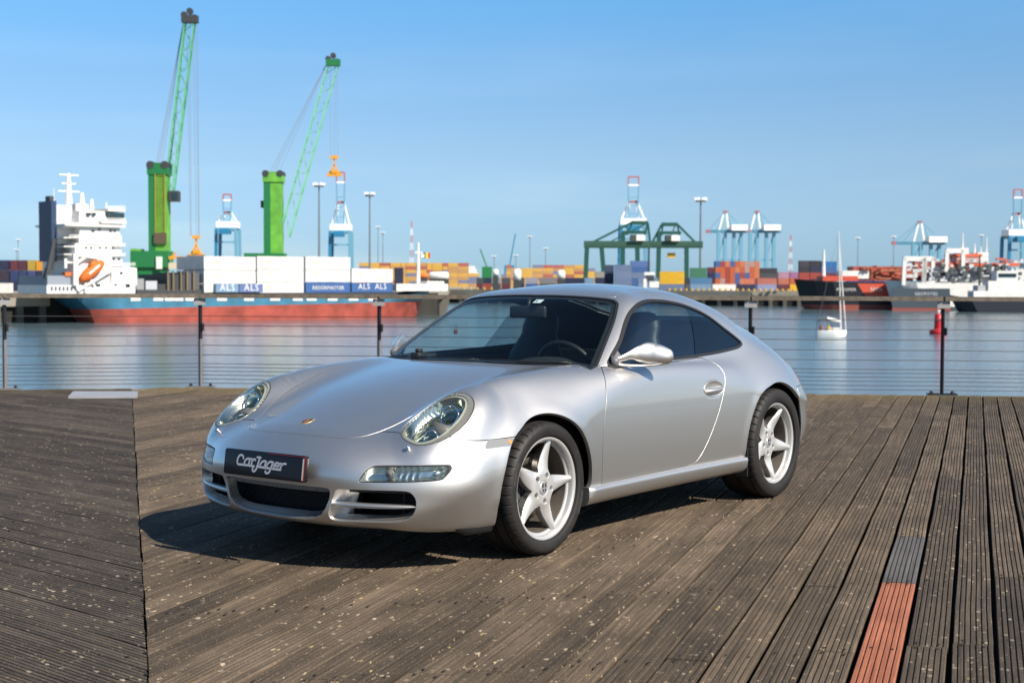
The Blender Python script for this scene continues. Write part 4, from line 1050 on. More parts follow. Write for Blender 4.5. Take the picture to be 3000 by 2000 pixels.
for k in range(0, 80):
    yc = -5.0 + .1553 * k
    A_ = line_u(SA, SB, NL, UL, yc)
    fe2 = lambda v: line_u(P0, PA, NL, UL, v) + .03
    if yc > 4.3: break
    a1 = A_ - .004; a0 = max(fe2(yc), a1 - 7) if yc > 0 else a1 - 5.2
    f0 = fe2(yc); a0 = max(a0, f0)
    if a1 - a0 < .15: continue
    j0 = rs.uniform(1.5, 4.5); cuts = [a1 - j0] if a1 - j0 > a0 + 1 else []
    us = [a0] + cuts + [a1]
    for i in range(len(us) - 1):
        c0, c1 = us[i], us[i + 1]
        e0 = fe2 if (i == 0 and a0 == f0) else (lambda v, c=c0: c + .002); e1 = (lambda v, j_=rs.uniform(-.004, .004): line_u(SA, SB, NL, UL, v) - .007 + j_) if i == len(us) - 2 else (lambda v, c=c1: c - .002)
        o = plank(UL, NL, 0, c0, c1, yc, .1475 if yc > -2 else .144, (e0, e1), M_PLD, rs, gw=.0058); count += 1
    for u in np.arange(a1 - .03, a0, -1.18):
        if yc < 1:
            for dy_ in (-.036, .037): HOLES.append((UL, NL, u - .03, yc + dy_))
print('planks', count)
hb = MB()
for uv, nv, u, v in HOLES:
    p = uv * u + nv * v; r1_ = .0085; a0 = rs.random()
    pts = [(p[0] + (r1_ * 1.6 * math.cos(a) * uv[0] + r1_ * .7 * math.sin(a) * nv[0]), p[1] + (r1_ * 1.6 * math.cos(a) * uv[1] + r1_ * .7 * math.sin(a) * nv[1])) for a in [q * math.pi / 3 + a0 for q in range(6)]]
    b_ = len(hb.V); hb.V += [(x, y, .0032) for x, y in pts]; hb.F.append(tuple(range(b_, b_ + 6)))
hb.build('screw_holes', mat('rusty_hole', (.018, .011, .007), .9, noise=(5, .9)), deck, kind='stuff')
# pale metal cover plate lying on the far left corner
mb = MB(); mb.prism([(-2.96, -8.56), (-3.465, -8.009), (-3.906, -8.552), (-3.441, -9.127)][::-1], .004, .03)
tag(mb.build('cover_plate', mat('galvanised_sheet', (.36, .36, .375), .45, .3, noise=(3, .1)), None), 'flat grey metal cover plate lying on the deck near the left corner of the railing', 'cover plate')

# ============================================================ railing
M_STL = mat('railing_black_steel', (.022, .022, .024), .45, .4); M_PALE = mat('post_pale_tone', (.18, .173, .17), .5, .3); M_CAB = mat('steel_cable', (.10, .10, .10), .45, .7)
M_HW = mat('handrail_wood', (.135, .112, .085), .8, noise=(14, .35), bump=(60, .5, .003))
RL = empty('railing', tuple(PA) + (0,), label='cable railing with timber handrail and black steel posts along the edge of the deck', cat='railing')
posts = [P0 + (P0 - PA) * k for k in (2, 1, 0)] + [PA + (PB - PA) * k / 4 for k in range(0, 8)]
def rb(mb, name, m, **k):
    mb.V = [(v[0] - PA[0], v[1] - PA[1], v[2]) for v in mb.V]; return mb.build(name, m, RL, **k)
CZ = [.881, .765, .643, .522, .406, .298, .253, .206, .158, .108, .058]
for i, p in enumerate(posts):
    q = posts[i + 1] if i < len(posts) - 1 else p + (p - posts[i - 1]); pr_ = posts[i - 1] if i else p - (q - p)
    t = Vector((*(q - pr_), 0)).normalized(); nrm = Vector((-t.y, t.x, 0)); c = Vector((p[0], p[1], 0))
    lowz = .60 if i <= 4 else None
    mb = MB().bar(c + Vector((0, 0, .0)), c + Vector((0, 0, 1.10)), .034, .034)
    # post is a flat bar turned edge-on to the railing
    rb(mb, 'post', M_STL)
    if lowz: rb(MB().bar(c + Vector((0, 0, .015)), c + Vector((0, 0, lowz)), .038, .038), 'post_pale_lower', M_PALE)  # added shell: gives the black post a paler lower half, no real sleeve
    rb(MB().add(*(lambda b: (b.V, b.F))(MB().bar(c - t * .17 + Vector((0, 0, .012)), c + t * .17 + Vector((0, 0, .012)), .10, .018))), 'post_foot', M_STL if i > 4 else M_PALE)
    for s in (-1, 1): rb(MB().lathe([(0, .05), (.012, .05), (.024, .03), (.024, .0)], 6, 'z', tuple(c + t * .12 * s)), 'anchor_bolt', M_STL)
    rb(MB().bar(c - t * .072 + nrm * -.035 + Vector((0, 0, 1.056)), c + t * .072 + nrm * -.035 + Vector((0, 0, 1.056)), .008, .082), 'post_tag', mat('tag_grey', (.27, .27, .275), .5))
    rb(MB().bar(c + t * .03 + nrm * -.02 + Vector((0, 0, .70)), c + t * .03 + nrm * -.02 + Vector((0, 0, .79)), .03), 'cable_clamp', M_STL)
    if i < len(posts) - 1:
        d = Vector((q[0], q[1], 0)); e = (d - c).normalized() * .012
        hb_ = rb(MB().bar(c + e + Vector((0, 0, 1.126)), d - e + Vector((0, 0, 1.126)), .13, .050), 'handrail', M_HW)
        for z in CZ:
            sag = .004; mid = (c + d) / 2 + Vector((0, 0, z - sag)); rb(MB().tube([c + Vector((0, 0, z)), mid, d + Vector((0, 0, z))], .0042, 5, False), 'cable', M_CAB)
mb = MB(); e_ = [tuple(v) for v in edge]
for a, b in zip(e_[:-1], e_[1:]): mb.bar((a[0], a[1], -.21), (b[0], b[1], -.21), .08, .40)
for k in range(0): pass
mb.build('deck_edge', mat('edge_fascia', (.17, .16, .15), .7, noise=(3, .2)), deck)
# padlock on a cable
pk = PA + (PB - PA) * .355; pk3 = Vector((pk[0], pk[1], .80))
PD = empty('padlock', tuple(pk3 + Vector((0, 0, -.12))), label='small reddish padlock hanging on a railing cable left of the windshield', cat='padlock')
mb = MB(); mb.box(-.025, .025, -.012, .012, 0, .055); bevel(mb.build('lock_body', mat('padlock_red', (.22, .05, .04), .4, .4), PD), .006)
MB().tube([(-.016, 0, .055), (-.016, 0, .10), (-.008, 0, .118), (.008, 0, .118), (.016, 0, .10), (.016, 0, .055)], .004, 6).build('shackle', M_CHR, PD)
_mat0 = mat
def mat(name, col=(.5, .5, .5), *a, **k):      # harbour paints: coloured ones darkened to offset the brighter exposure and sun
    if min(col) < .55: col = tuple(c * .74 for c in col)
    return _mat0(name, col, *a, **k)
# ============================================================ harbour: water, quays, ships, cranes, containers (all in metres)
WZ = -7.22; QZ = -1.2
def water_mat():
    m = bpy.data.materials.new('harbour_water'); m.use_nodes = True; n = m.node_tree.nodes; l = m.node_tree.links; b = n['Principled BSDF']
    b.inputs['Base Color'].default_value = (.085, .135, .155, 1); b.inputs['Roughness'].default_value = .12; b.inputs['IOR'].default_value = 1.33
    tc = n.new('ShaderNodeTexCoord'); last = None
    for sc, st, ds, mpv in ((.55, .6, .13, (1, 1.6, 1)), (2.6, .7, .045, (1, 1.5, 1)), (.06, .35, .35, (1, 1, 1))):
        mp = n.new('ShaderNodeMapping'); mp.inputs['Scale'].default_value = mpv; mp.inputs['Rotation'].default_value = (0, 0, .5); l.new(tc.outputs['Object'], mp.inputs[0])
        t = n.new('ShaderNodeTexNoise'); t.inputs['Scale'].default_value = sc; t.inputs['Detail'].default_value = 5; l.new(mp.outputs[0], t.inputs['Vector'])
        bp = n.new('ShaderNodeBump'); bp.inputs['Strength'].default_value = st; bp.inputs['Distance'].default_value = ds; l.new(t.outputs[0], bp.inputs['Height'])
        if last: l.new(last.outputs[0], bp.inputs['Normal'])
        last = bp
    l.new(last.outputs[0], b.inputs['Normal']); return m
mesh('water', [L2W(-6000, -200, WZ), L2W(6000, -200, WZ), L2W(6000, 9000, WZ), L2W(-6000, 9000, WZ)], [(0, 1, 2, 3)], water_mat(), kind='structure')
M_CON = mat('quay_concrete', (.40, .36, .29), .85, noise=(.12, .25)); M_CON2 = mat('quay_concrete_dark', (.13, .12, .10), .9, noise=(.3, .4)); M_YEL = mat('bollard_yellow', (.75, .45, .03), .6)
LP = [(-900, 40), (-260, 156), (-100.3, 304.7), (-20, 379.5), (-30, 640), (40, 640), (95, 560), (330, 505), (420, 560), (1500, 700), (6000, 9000), (-6000, 9000)]
lpw = [L2W(a, b, 0)[:2] for a, b in LP]; mesh('quay_ground', [(x, y, QZ) for x, y in lpw], [tuple(range(len(lpw)))[::-1]], M_CON, kind='structure')
mesh('quay_side', [(x, y, QZ - .01) for x, y in lpw] + [(x, y, WZ - 2) for x, y in lpw], [(i, i + 1, i + 1 + len(lpw), i + len(lpw)) for i in range(len(lpw) - 1)], mat('quay_side_dark', (.035, .033, .028), .9, noise=(.2, .4)), kind='structure')
# quay face: beams on dark piles along the visible edges
def quay_face(a, b, label, step=6, hbeam=1.7):
    A = Vector((*L2W(*a, 0)[:2], 0)); B = Vector((*L2W(*b, 0)[:2], 0)); d = (B - A); L = d.length; d.normalize(); nr = Vector((d.y, -d.x, 0))
    if (CAM - A).dot(nr) < 0: nr = -nr
    q = empty('quay_wall', (A.x, A.y, 0), label=label, cat='quay wall')
    def bb(s0, s1, o0, o1, z0, z1):
        P = [A + d * s + nr * o - A for s, o in ((s0, o0), (s1, o0), (s1, o1), (s0, o1))]
        return [(p.x, p.y, z0) for p in P] + [(p.x, p.y, z1) for p in P]
    BF = [(0, 3, 2, 1), (4, 5, 6, 7), (0, 1, 5, 4), (1, 2, 6, 5), (2, 3, 7, 6), (3, 0, 4, 7)]
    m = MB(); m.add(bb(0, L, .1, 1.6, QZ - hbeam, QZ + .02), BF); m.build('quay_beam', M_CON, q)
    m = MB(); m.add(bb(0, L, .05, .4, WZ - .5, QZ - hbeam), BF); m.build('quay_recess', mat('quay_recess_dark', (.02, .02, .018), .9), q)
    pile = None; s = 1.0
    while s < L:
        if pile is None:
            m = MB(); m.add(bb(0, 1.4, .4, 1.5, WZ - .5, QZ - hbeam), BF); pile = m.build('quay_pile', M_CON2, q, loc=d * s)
        else: c = pile.copy(); COL.objects.link(c); c.parent = q; c.location = d * s
        s += step
    return q
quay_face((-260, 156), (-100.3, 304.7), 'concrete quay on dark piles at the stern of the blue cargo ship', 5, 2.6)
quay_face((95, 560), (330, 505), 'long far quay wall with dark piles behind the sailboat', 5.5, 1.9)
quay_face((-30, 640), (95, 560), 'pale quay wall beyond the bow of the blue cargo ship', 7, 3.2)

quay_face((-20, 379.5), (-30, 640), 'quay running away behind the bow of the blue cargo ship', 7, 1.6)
# the low wooded shore that closes the dock to the right of the view and behind it (the car's flank mirrors it)
V = []; F = []; rr_ = random.Random(11); nS = 260; hs = [9.0] * (nS + 1)
for i in range(1, nS + 1): hs[i] = min(15, max(5, hs[i - 1] + rr_.uniform(-1.6, 1.6)))
for i in range(nS + 1):
    az = math.radians(186 - 216 * i / nS); R_ = 330 + 60 * math.sin(i * .05)
    for r_, z in ((R_, WZ - 1), (R_ + 4, QZ), (R_ + 22, QZ + hs[i] * .8), (R_ + 40, QZ + hs[i]), (R_ + 120, QZ + 2)): V.append((6.6 + r_ * math.cos(az), 4.7 + r_ * math.sin(az), z))
for i in range(nS):
    for k in range(4): a = i * 5 + k; F.append((a, a + 1, a + 6, a + 5))
mesh('far_shore', V, F, mat('shore_scrub', (.085, .095, .060), .95, noise=(.05, .5)), kind='structure')
# ------------------------------------------------------------ containers
CMESH = {}
def cmat(rgb):
    k = 'container_%02d_%02d_%02d' % tuple(int(c * 99) for c in rgb); m = mat(k, rgb, .55, noise=(.4, .12)); 
    if not m.get('rib'):
        m['rib'] = 1; n = m.node_tree.nodes; l = m.node_tree.links; tc = n.new('ShaderNodeTexCoord'); wv = n.new('ShaderNodeTexWave'); wv.inputs['Scale'].default_value = 1.1; wv.bands_direction = 'X'
        l.new(tc.outputs['Object'], wv.inputs[0]); bp = n.new('ShaderNodeBump'); bp.inputs['Distance'].default_value = .04; l.new(wv.outputs['Fac'], bp.inputs['Height']); l.new(bp.outputs[0], n['Principled BSDF'].inputs['Normal'])
    return m
def container(X, D, z, w, h, rgb, th=0.0, dep=2.44, label='', group=None, doors=False):
    k = (round(w, 1), round(h, 1), rgb, doors, dep)
    if k not in CMESH:
        b = MB(); b.box(-w / 2 + .03, w / 2 - .03, 0, dep, .04, h - .04)
        for sx in (-1, 1):
            for yy in (0, dep - .16): b.box(min(sx * w / 2, sx * (w / 2 - .16)), max(sx * w / 2, sx * (w / 2 - .16)), yy - .03, yy + .16, 0, h)
        for zz in (0, h - .14): b.box(-w / 2 + .16, w / 2 - .16, -.03, .1, zz, zz + .13)
        o = b.build('container', cmat(rgb)); CMESH[k] = o
    else: o = CMESH[k].copy(); COL.objects.link(o)
    o.location = L2W(X, D, z); o.rotation_euler = (0, 0, YAW + th)
    return tag(o, label, 'container', group)
ORD = ['bottom', 'second', 'third', 'fourth', 'fifth', 'sixth', 'seventh']
def stack(x0, x1, D, cols, desc, names, z0=QZ, h=2.6, th=0.0, dep=2.44, group=None):
    w = (lat(x1, D) - lat(x0, D)) * .985; X = (lat(x0, D) + lat(x1, D)) / 2; n = len(cols)
    for i, c in enumerate(cols):
        nm = names[i] if isinstance(names, list) else names
        where = 'single' if n == 1 else ('top of' if i == n - 1 else ('bottom of' if i == 0 else ORD[i] + ' from the bottom of'))
        lb_ = ('%s container, %s the stack %s' % (nm, where, desc)) if n > 1 else '%s container standing alone %s' % (nm, desc)
        container(X, D, z0 + i * h, w, h, c, th, dep, ' '.join(lb_.split()[:16]), group)
GB = (.16, .22, .36); BL = (.05, .13, .35); NV = (.020, .028, .075); DG = (.07, .075, .085); YL = (.80, .46, .02); RD = (.36, .06, .045); OR_ = (.55, .12, .04); WH = (.66, .645, .61); GN = (.05, .20, .12); PK = (.45, .25, .34); MR = (.13, .03, .05); LB = (.20, .33, .50); TQ = (.05, .35, .50); CR = (.62, .45, .22)
MIDG = 'containers on the far quay'
for a in [
 (1094, 1108, 640, [MR, DG], 'right of the white boat bow, first in the row', ['dark maroon', 'dark grey']),
 (1109, 1128, 640, [RD, NV], 'second in the row beyond the blue ship bow', ['red', 'navy']),
 (1129, 1150, 630, [DG, (.30, .30, .33)], 'under the first white round tank end', ['dark grey', 'pale grey']),
 (1151, 1172, 630, [MR, DG], 'between the two white tank ends', ['maroon', 'charcoal']),
 (1178, 1204, 630, [NV, DG], 'right of the larger white tank end', ['navy', 'charcoal']),
 (1206, 1236, 620, [BL, (.33, .33, .38)], 'above the left shoulder of the car roof', ['blue', 'pale grey']),
 (1238, 1278, 620, [DG, (.22, .22, .23)], 'above the left half of the car roof', ['dark grey', 'mid grey']),
 (1296, 1340, 620, [NV, NV], 'above the middle of the car roof', 'navy'),
 (1342, 1364, 615, [OR_, LB], 'left of the grey-blue stacks', ['orange', 'pale blue']),
 (1366, 1388, 600, [NV, NV, (.35, .33, .30)], 'beside the left leg of the green gantry', ['navy', 'navy', 'beige']),
 (1388, 1409, 585, [NV, NV, (.03, .05, .10), (.05, .07, .14)], 'at the left end of the tall grey-blue block', 'dark navy'),
 (1411, 1451, 580, [GB, GB, (.18, .24, .38), (.15, .21, .35)], 'in the tall grey-blue block', 'grey-blue'),
 (1447, 1492, 640, [BL, BL, GB, BL, (.10, .18, .42)], 'rising highest behind the grey-blue block', 'blue'),
 (1465, 1512, 585, [LB, (.18, .26, .40)], 'left of the yellow containers', 'faded blue'),
 (1514, 1571, 590, [GB, YL, YL], 'at the centre of the yellow group', ['grey-blue', 'yellow', 'bright yellow']),
 (1573, 1586, 600, [(.1, .1, .12), (.05, .05, .06)], 'in the narrow gap right of the yellow containers', 'black'),
 (1584, 1634, 590, [LB, (.08, .22, .40)], 'right of the yellow containers', ['pale blue', 'blue']),
 (1584, 1622, 680, [GN, GN, GN, GN], 'behind the pale blue pair right of the yellow ones', 'green'),
 (1624, 1642, 660, [MR, MR, NV, MR], 'left of the orange and blue container ends', 'dark maroon'),
 (1636, 1689, 585, [WH], 'on the quay in front of the orange ends', 'white'),
 (1692, 1734, 590, [NV], 'on the quay right of the white one', 'navy'),
 (1738, 1783, 590, [(.28, .31, .50), (.48, .16, .12)], 'right of the navy single container', ['pale violet-blue', 'brick red']),
 (1738, 1784, 680, [DG, DG, DG, (.04, .04, .05)], 'behind the brick red container', 'black'),
 (1786, 1812, 600, [MR, (.50, .16, .10), PK], 'left of the yellow cargo ends', ['maroon', 'orange-red', 'pink']),
 (1813, 1832, 600, [YL, OR_, (.35, .15, .30)], 'beside the dark bow of the red ship', ['yellow', 'orange', 'purple']),
 (1834, 1858, 620, [MR, RD, RD, (.03, .03, .04), (.05, .05, .07)], 'above the black bow of the red ship', ['maroon', 'red', 'red', 'black', 'black']),
 (1859, 1884, 620, [MR, MR, RD, NV, (.03, .03, .04)], 'second of the tall stacks above the black bow', 'dark'),
 (1886, 1920, 640, [RD, RD, MR, BL, (.02, .16, .45)], 'right end of the tall dark stacks', ['red', 'red', 'maroon', 'blue', 'bright blue'])]:
    stack(a[0], a[1], a[2], a[3], a[4], a[5], group=MIDG)
# the block of container ends, orange and blue
k = 0
for i in range(9):
    x0 = 1642 + i * 11.2
    cols = [rs.choice([OR_, OR_, (.60, .20, .10), BL, (.45, .30, .28), RD]) for _ in range(5)]
    w = (lat(x0 + 11.2, 640) - lat(x0, 640)) * .97
    for j, c in enumerate(cols):
        container(lat(x0 + 5.6, 640), 640, QZ + j * 2.6, w, 2.6, c, 0, 6, '%s container end, %s row of the tight block left of the black ship bow' % ('blue' if c[2] > .3 else ('pinkish' if c[1] > .28 else ('orange' if c[0] > .5 else 'red')), ORD[j]), 'container ends in the tight block')
# far bands of yellow stacks
def band(x0, x1, D, top, seed, lab, pal):
    r = random.Random(seed); x = x0
    while x < x1:
        wpx = r.choice([12, 24, 24]); n = top - (r.random() < .25) - (r.random() < .1)
        if x - x0 < 12 or x1 - x < 20: n = max(1, n - 2)
        w = (lat(x + wpx, D) - lat(x, D)) * .96
        for j in range(n):
            c = r.choice(pal); cn = 'yellow' if c[0] > .6 and c[1] > .3 else ('orange' if c[0] > .5 else ('red' if c[0] > .3 or c[0] > 3 * c[2] else 'dark blue'))
            container(lat(x + wpx / 2, D), D, QZ + j * 2.6, w, 2.6, c, 0, 6, '%s container, %s tier, %s' % (cn, ORD[j], lab), 'far %s' % lab)
        x += wpx
YP = [(.70, .42, .08)] * 6 + [(.62, .36, .10), (.45, .12, .10), (.55, .30, .12), (.20, .22, .35)]
band(812, 1082, 1080, 7, 1, 'long distant mostly yellow stack left of the car roof', YP)
band(1150, 1385, 1180, 7, 2, 'long distant mostly yellow stack behind the car roof', YP)
band(1922, 2040, 900, 3, 5, 'low skyline stack behind the red ship', [(.05, .08, .30), (.25, .05, .05), (.08, .08, .2)])
# left yard
for a in [(-12, 22, [NV, (.04, .03, .05), NV], 'at the left edge of the picture', 'dark navy'), (24, 42, [NV, (.03, .05, .15), MR], 'second from the left edge', ['navy', 'navy', 'maroon']), (43, 62, [NV, (.03, .05, .14), (.09, .03, .05)], 'third from the left edge', ['navy', 'navy', 'maroon']),
          (64, 82, [NV, (.05, .07, .2), (.45, .33, .05)], 'left of the orange-topped one behind the stern', ['navy', 'navy', 'dull yellow']), (84, 100, [NV, NV, (.75, .32, .03)], 'directly behind the stern of the blue ship', ['navy', 'navy', 'orange'])]:
    stack(a[0], a[1], 400, a[2], a[3], a[4], th=0, h=2.9, group='containers on the left quay')
stack(-8, 22, 330, [WH], 'on the quay at the left edge', 'low white', h=2.3)
mb = MB(); mb.box(-60, 60, 0, 60, 0, 7).add([(-60, 0, 7), (60, 0, 7), (60, 30, 9), (-60, 30, 9)], [(0, 1, 2, 3)])
wh = empty('warehouse', L2W(lat(40, 900), 900, QZ), YAW, label='long low warehouse with pale roof behind the containers at the left', cat='warehouse')
MB().box(-75, 70, 0, 60, 0, 9).build('wall', mat('warehouse_blue', (.08, .20, .42), .6), wh); MB().box(-76, 71, -1, 61, 9, 13).build('roof', mat('warehouse_roof', (.62, .64, .66), .6), wh)

# ------------------------------------------------------------ ships
def hull(parent, name, L, B, z0, z1, z2, ml, mu, rake=5, sheer=1.2, stern=3.2, trim=0):
    """two bands: z0..z1 (boot topping) and z1..z2 (side); x from 0 stern to L bow; y across"""
    n = 44; lv = [(z0, 0), (z1, .35), ((z1 + z2) / 2, .7), (z2, 1)]
    rings = []
    for z, f in lv:
        top = []; 
        for i in range(n + 1):
            t = i / n; x = t * (L - rake * (1 - f)); s = 1.0
            if t > .78: s = max(0, 1 - ((t - .78) / .22) ** (1.7 + 1.4 * f)) 
            if t < .10: s = min(s, (.55 + .25 * f) + (.45 - .25 * f) * math.sin(t / .10 * math.pi / 2))
            xx = x + (stern * (1 - f) if t < .0001 else stern * (1 - f) * max(0, 1 - t / .12))
            zz = z + (trim * (t - .5) * (1 - f) if f > 0 else 0) + (sheer * max(0, (t - .80) / .2) ** 2 if f > .9 else (sheer * .5 * max(0, (t - .8) / .2) ** 2 if f > .6 else 0))
            top.append((xx, B / 2 * s * (1 if f > .3 else .96), zz))
        rings.append(top)
    for nm, ra, m in (('boot_topping', rings[:2], ml), (name, rings[1:], mu)):
        V = []; F = []
        for rg in ra:
            V += [(x, -y, z) for x, y, z in rg] + [(x, y, z) for x, y, z in rg]
        q = 2 * (n + 1)
        for k in range(len(ra) - 1):
            for s in (0, 1):
                for i in range(n):
                    a = k * q + s * (n + 1) + i; f = (a, a + 1, a + 1 + q, a + q); F.append(f if s == 0 else f[::-1])
            a = k * q; F.append((a, a + q, a + q + n + 1, a + n + 1))
        a = (len(ra) - 1) * q
        if nm == name:
            for i in range(n): F.append((a + i, a + i + 1, a + n + 1 + i + 1, a + n + 1 + i))
        mesh(nm, V, F, m, parent, True).data.set_sharp_from_angle(angle=math.radians(35))
M_WHT = mat('ship_white', (.68, .67, .64), .5, noise=(.5, .12)); M_SBL = mat('hull_blue', (.06, .22, .34), .4, noise=(.25, .28)); M_SRD = mat('boot_red', (.40, .08, .055), .6, noise=(.3, .38))
M_WIN = mat('ship_window', (.02, .05, .07), .15); M_DGR = mat('ship_dark_grey', (.05, .055, .06), .6); M_ORG = mat('lifeboat_orange', (.80, .17, .02), .6); M_FUN = mat('funnel_navy', (.02, .05, .12), .5)
M_STA = mat('deck_grey', (.30, .31, .32), .6); M_SLV = mat('mast_grey', (.5, .5, .5), .5)
SX, SD, STH = -89.4, 293.0, math.atan2(.6806, .7327)
beam = 15.0
off = (-.6806 * beam / 2, .7327 * beam / 2)      # centre line lies half a beam beyond the near side
SH1 = empty('cargo_ship', L2W(SX + off[0], SD + off[1], 0), YAW + STH, label='blue-hulled cargo ship with red boot topping, white bridge tower and containers, moored at the quay', cat='ship')
hull(SH1, 'hull', 101, beam, WZ - .4, -3.75, -1.9, M_SRD, M_SBL, rake=6, sheer=2.4, stern=5, trim=1.9)
def sb(name, x0, x1, z0, z1, m, y0=-6.5, y1=6.5, par=None, bv=0): return MB().box(x0, x1, y0, y1, z0, z1).build(name, m, par or SH1)
def S_(px):     # display column -> distance along the ship's near side
    r = (px * 1.2755 - 1500) / 4143.2; return (r * SD - SX) / (.7327 - .6806 * r)
def Z_(px, py):
    s = S_(px); D = SD + .6806 * s; return hgt(px, py, D)
# accommodation block, tier by tier
def tier(x0p, x1p, yt, yb, m=M_WHT, y0=-6.8, y1=6.8, name='deckhouse'):
    a, b = S_(x0p), S_(x1p); mid = (x0p + x1p) / 2; return sb(name, min(a, b), max(a, b), Z_(mid, yb), Z_(mid, yt), m, y0, y1)
tier(109, 312, 655, 674, y0=-7.2); tier(258, 316, 615, 655, y0=-7.2, y1=7)
tier(168, 286, 583, 657, y0=-6.6); tier(178, 284, 560, 585, y0=-6.6); tier(186, 284, 540, 562); tier(190, 282, 520, 541, y0=-6.4)
tier(188, 286, 502, 520, y0=-6.6); tier(152, 290, 516, 521, y0=-7.4, name='bridge_wing'); tier(234, 291, 507, 514, y0=-7.6, y1=7.6, name='bridge_wing')
tier(250, 290, 480, 486, y0=-7.4, name='wing_roof'); tier(190, 262, 485, 503, y0=-6.2); tier(194, 222, 468, 486, y0=-4)
tier(252, 288, 489, 503, M_WIN, -7.3, 6, 'bridge_window')
for (a, b, c, d) in ((205, 214, 489, 496), (218, 226, 489, 496), (242, 250, 549, 553), (217, 223, 528, 532), (219, 225, 546, 550), (277, 283, 624, 630), (264, 270, 652, 656), (290, 300, 652, 660), (222, 232, 652, 658), (232, 237, 525, 529), (258, 263, 528, 532), (268, 272, 528, 532), (200, 205, 567, 571), (212, 217, 567, 571), (232, 237, 567, 571), (246, 251, 567, 571), (262, 267, 567, 571), (206, 211, 549, 553), (226, 231, 549, 553), (262, 267, 549, 553), (264, 268, 592, 598), (276, 280, 592, 598), (242, 247, 626, 634)):
    tier(a, b, c, d, M_WIN, -6.72 if c < 600 else -7.27, -6.3, 'window')
for k in range(7):
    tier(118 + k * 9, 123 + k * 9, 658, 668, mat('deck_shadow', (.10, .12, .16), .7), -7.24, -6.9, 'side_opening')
tier(112, 168, 633, 655, mat('open_deck_grey', (.28, .32, .38), .6), -6.9, 6.9); 
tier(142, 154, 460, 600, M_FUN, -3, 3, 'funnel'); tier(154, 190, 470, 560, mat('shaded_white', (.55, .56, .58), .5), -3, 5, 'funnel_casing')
for k, yb in enumerate((520, 545, 565, 583, 600)): tier(152, 192, yb, yb + 2.5, M_WHT, -6.6, -3, 'stair_landing')
tier(148, 158, 448, 462, M_DGR, -1, 1, 'exhaust'); 
def mast(pxs, z0y, z1y, w, nm='mast'): x = S_(pxs); return MB().tube([(x, 0, Z_(pxs, z0y)), (x, 0, Z_(pxs, z1y))], [w, w * .45], 8).build(nm, M_WHT, SH1)
mm_ = mast(197, 485, 395, .9)
for yy, wd in ((400, 2.2), (420, 1.6), (438, 2.4)): MB().box(S_(197) - wd, S_(197) + wd, -.15, .15, Z_(197, yy), Z_(197, yy) + .25).build('crosstree', M_WHT, mm_)
mast(228, 470, 440, .7); mast(250, 482, 455, .6); mast(284, 482, 462, .25, 'aerial'); mast(163, 480, 430, .12, 'aerial')
# rails: many thin white lines
rl = MB()
for (a, b, y) in ((150, 190, 512), (232, 290, 502), (250, 290, 474), (160, 186, 540), (262, 290, 560), (262, 290, 582), (262, 312, 604)):
    for dy in (0, 2.5, 5): rl.bar((S_(a), -7.4, Z_(a, y + dy)), (S_(b), -7.4, Z_(b, y + dy)), .10)
rl.build('deck_railing', M_WHT, SH1, kind='stuff')
# free-fall lifeboat on its ramp
LBT = empty('lifeboat', (0, 0, 0), label='orange free-fall lifeboat on the slanted white ramp at the ship stern', cat='lifeboat')
a, b = Vector((S_(183), -7.6, Z_(183, 646))), Vector((S_(236), -7.6, Z_(236, 602))); mw = SH1.matrix_basis.copy()
LBT.location = mw @ a; LBT.rotation_euler = (0, 0, YAW + STH); dv = b - a
MB().tube([dv * t for t in (0, .12, .3, .6, .85, 1)], [.25, .9, 1.2, 1.2, 1.0, .6], 14).build('lifeboat_hull', M_ORG, LBT, True)
MB().tube([dv * .45 + Vector((0, 0, 1.0)), dv * .70 + Vector((0, 0, 1.3))], [.75, .6], 10).build('lifeboat_canopy', M_ORG, LBT, True); MB().tube([dv * .3 + Vector((0, -1.12, .3)), dv * .75 + Vector((0, -1.12, .3))], .22, 6).build('lifeboat_stripe', M_WHT, LBT)
rp = MB(); rp.bar(a + Vector((-.5, 0, -1.9)), b + Vector((2, 0, -1.6)), .5, .5).bar((S_(196), -7.6, Z_(196, 672)), (S_(196), -7.6, Z_(196, 650)), .5).bar((S_(216), -7.6, Z_(216, 655)), (S_(206), -7.6, Z_(206, 640)), .4)
rp.bar((S_(172), -7.6, Z_(172, 655)), (S_(172), -7.6, Z_(172, 583)), 1.0).bar((S_(172), -7.6, Z_(172, 584)), (S_(230), -7.6, Z_(230, 592)), .7).bar((S_(176), -7.6, Z_(176, 604)), (S_(196), -7.6, Z_(196, 590)), .5).bar((S_(150), -7.6, Z_(150, 603)), (S_(172), -7.6, Z_(172, 603)), .3).bar((S_(150), -7.6, Z_(150, 616)), (S_(150), -7.6, Z_(150, 594)), .5)
rp.build('lifeboat_ramp', M_WHT, SH1)
st = MB().tube([(S_(121), -6, Z_(121, 620)), (S_(134), -6, Z_(134, 548))], [.8, .35], 6).bar((S_(116), -6, Z_(116, 640)), (S_(121), -6, Z_(121, 618)), 1.4); st.build('stores_crane', M_DGR, SH1)
tier(152, 166, 625, 634, M_ORG, -7.2, -5.5, 'rescue_boat')
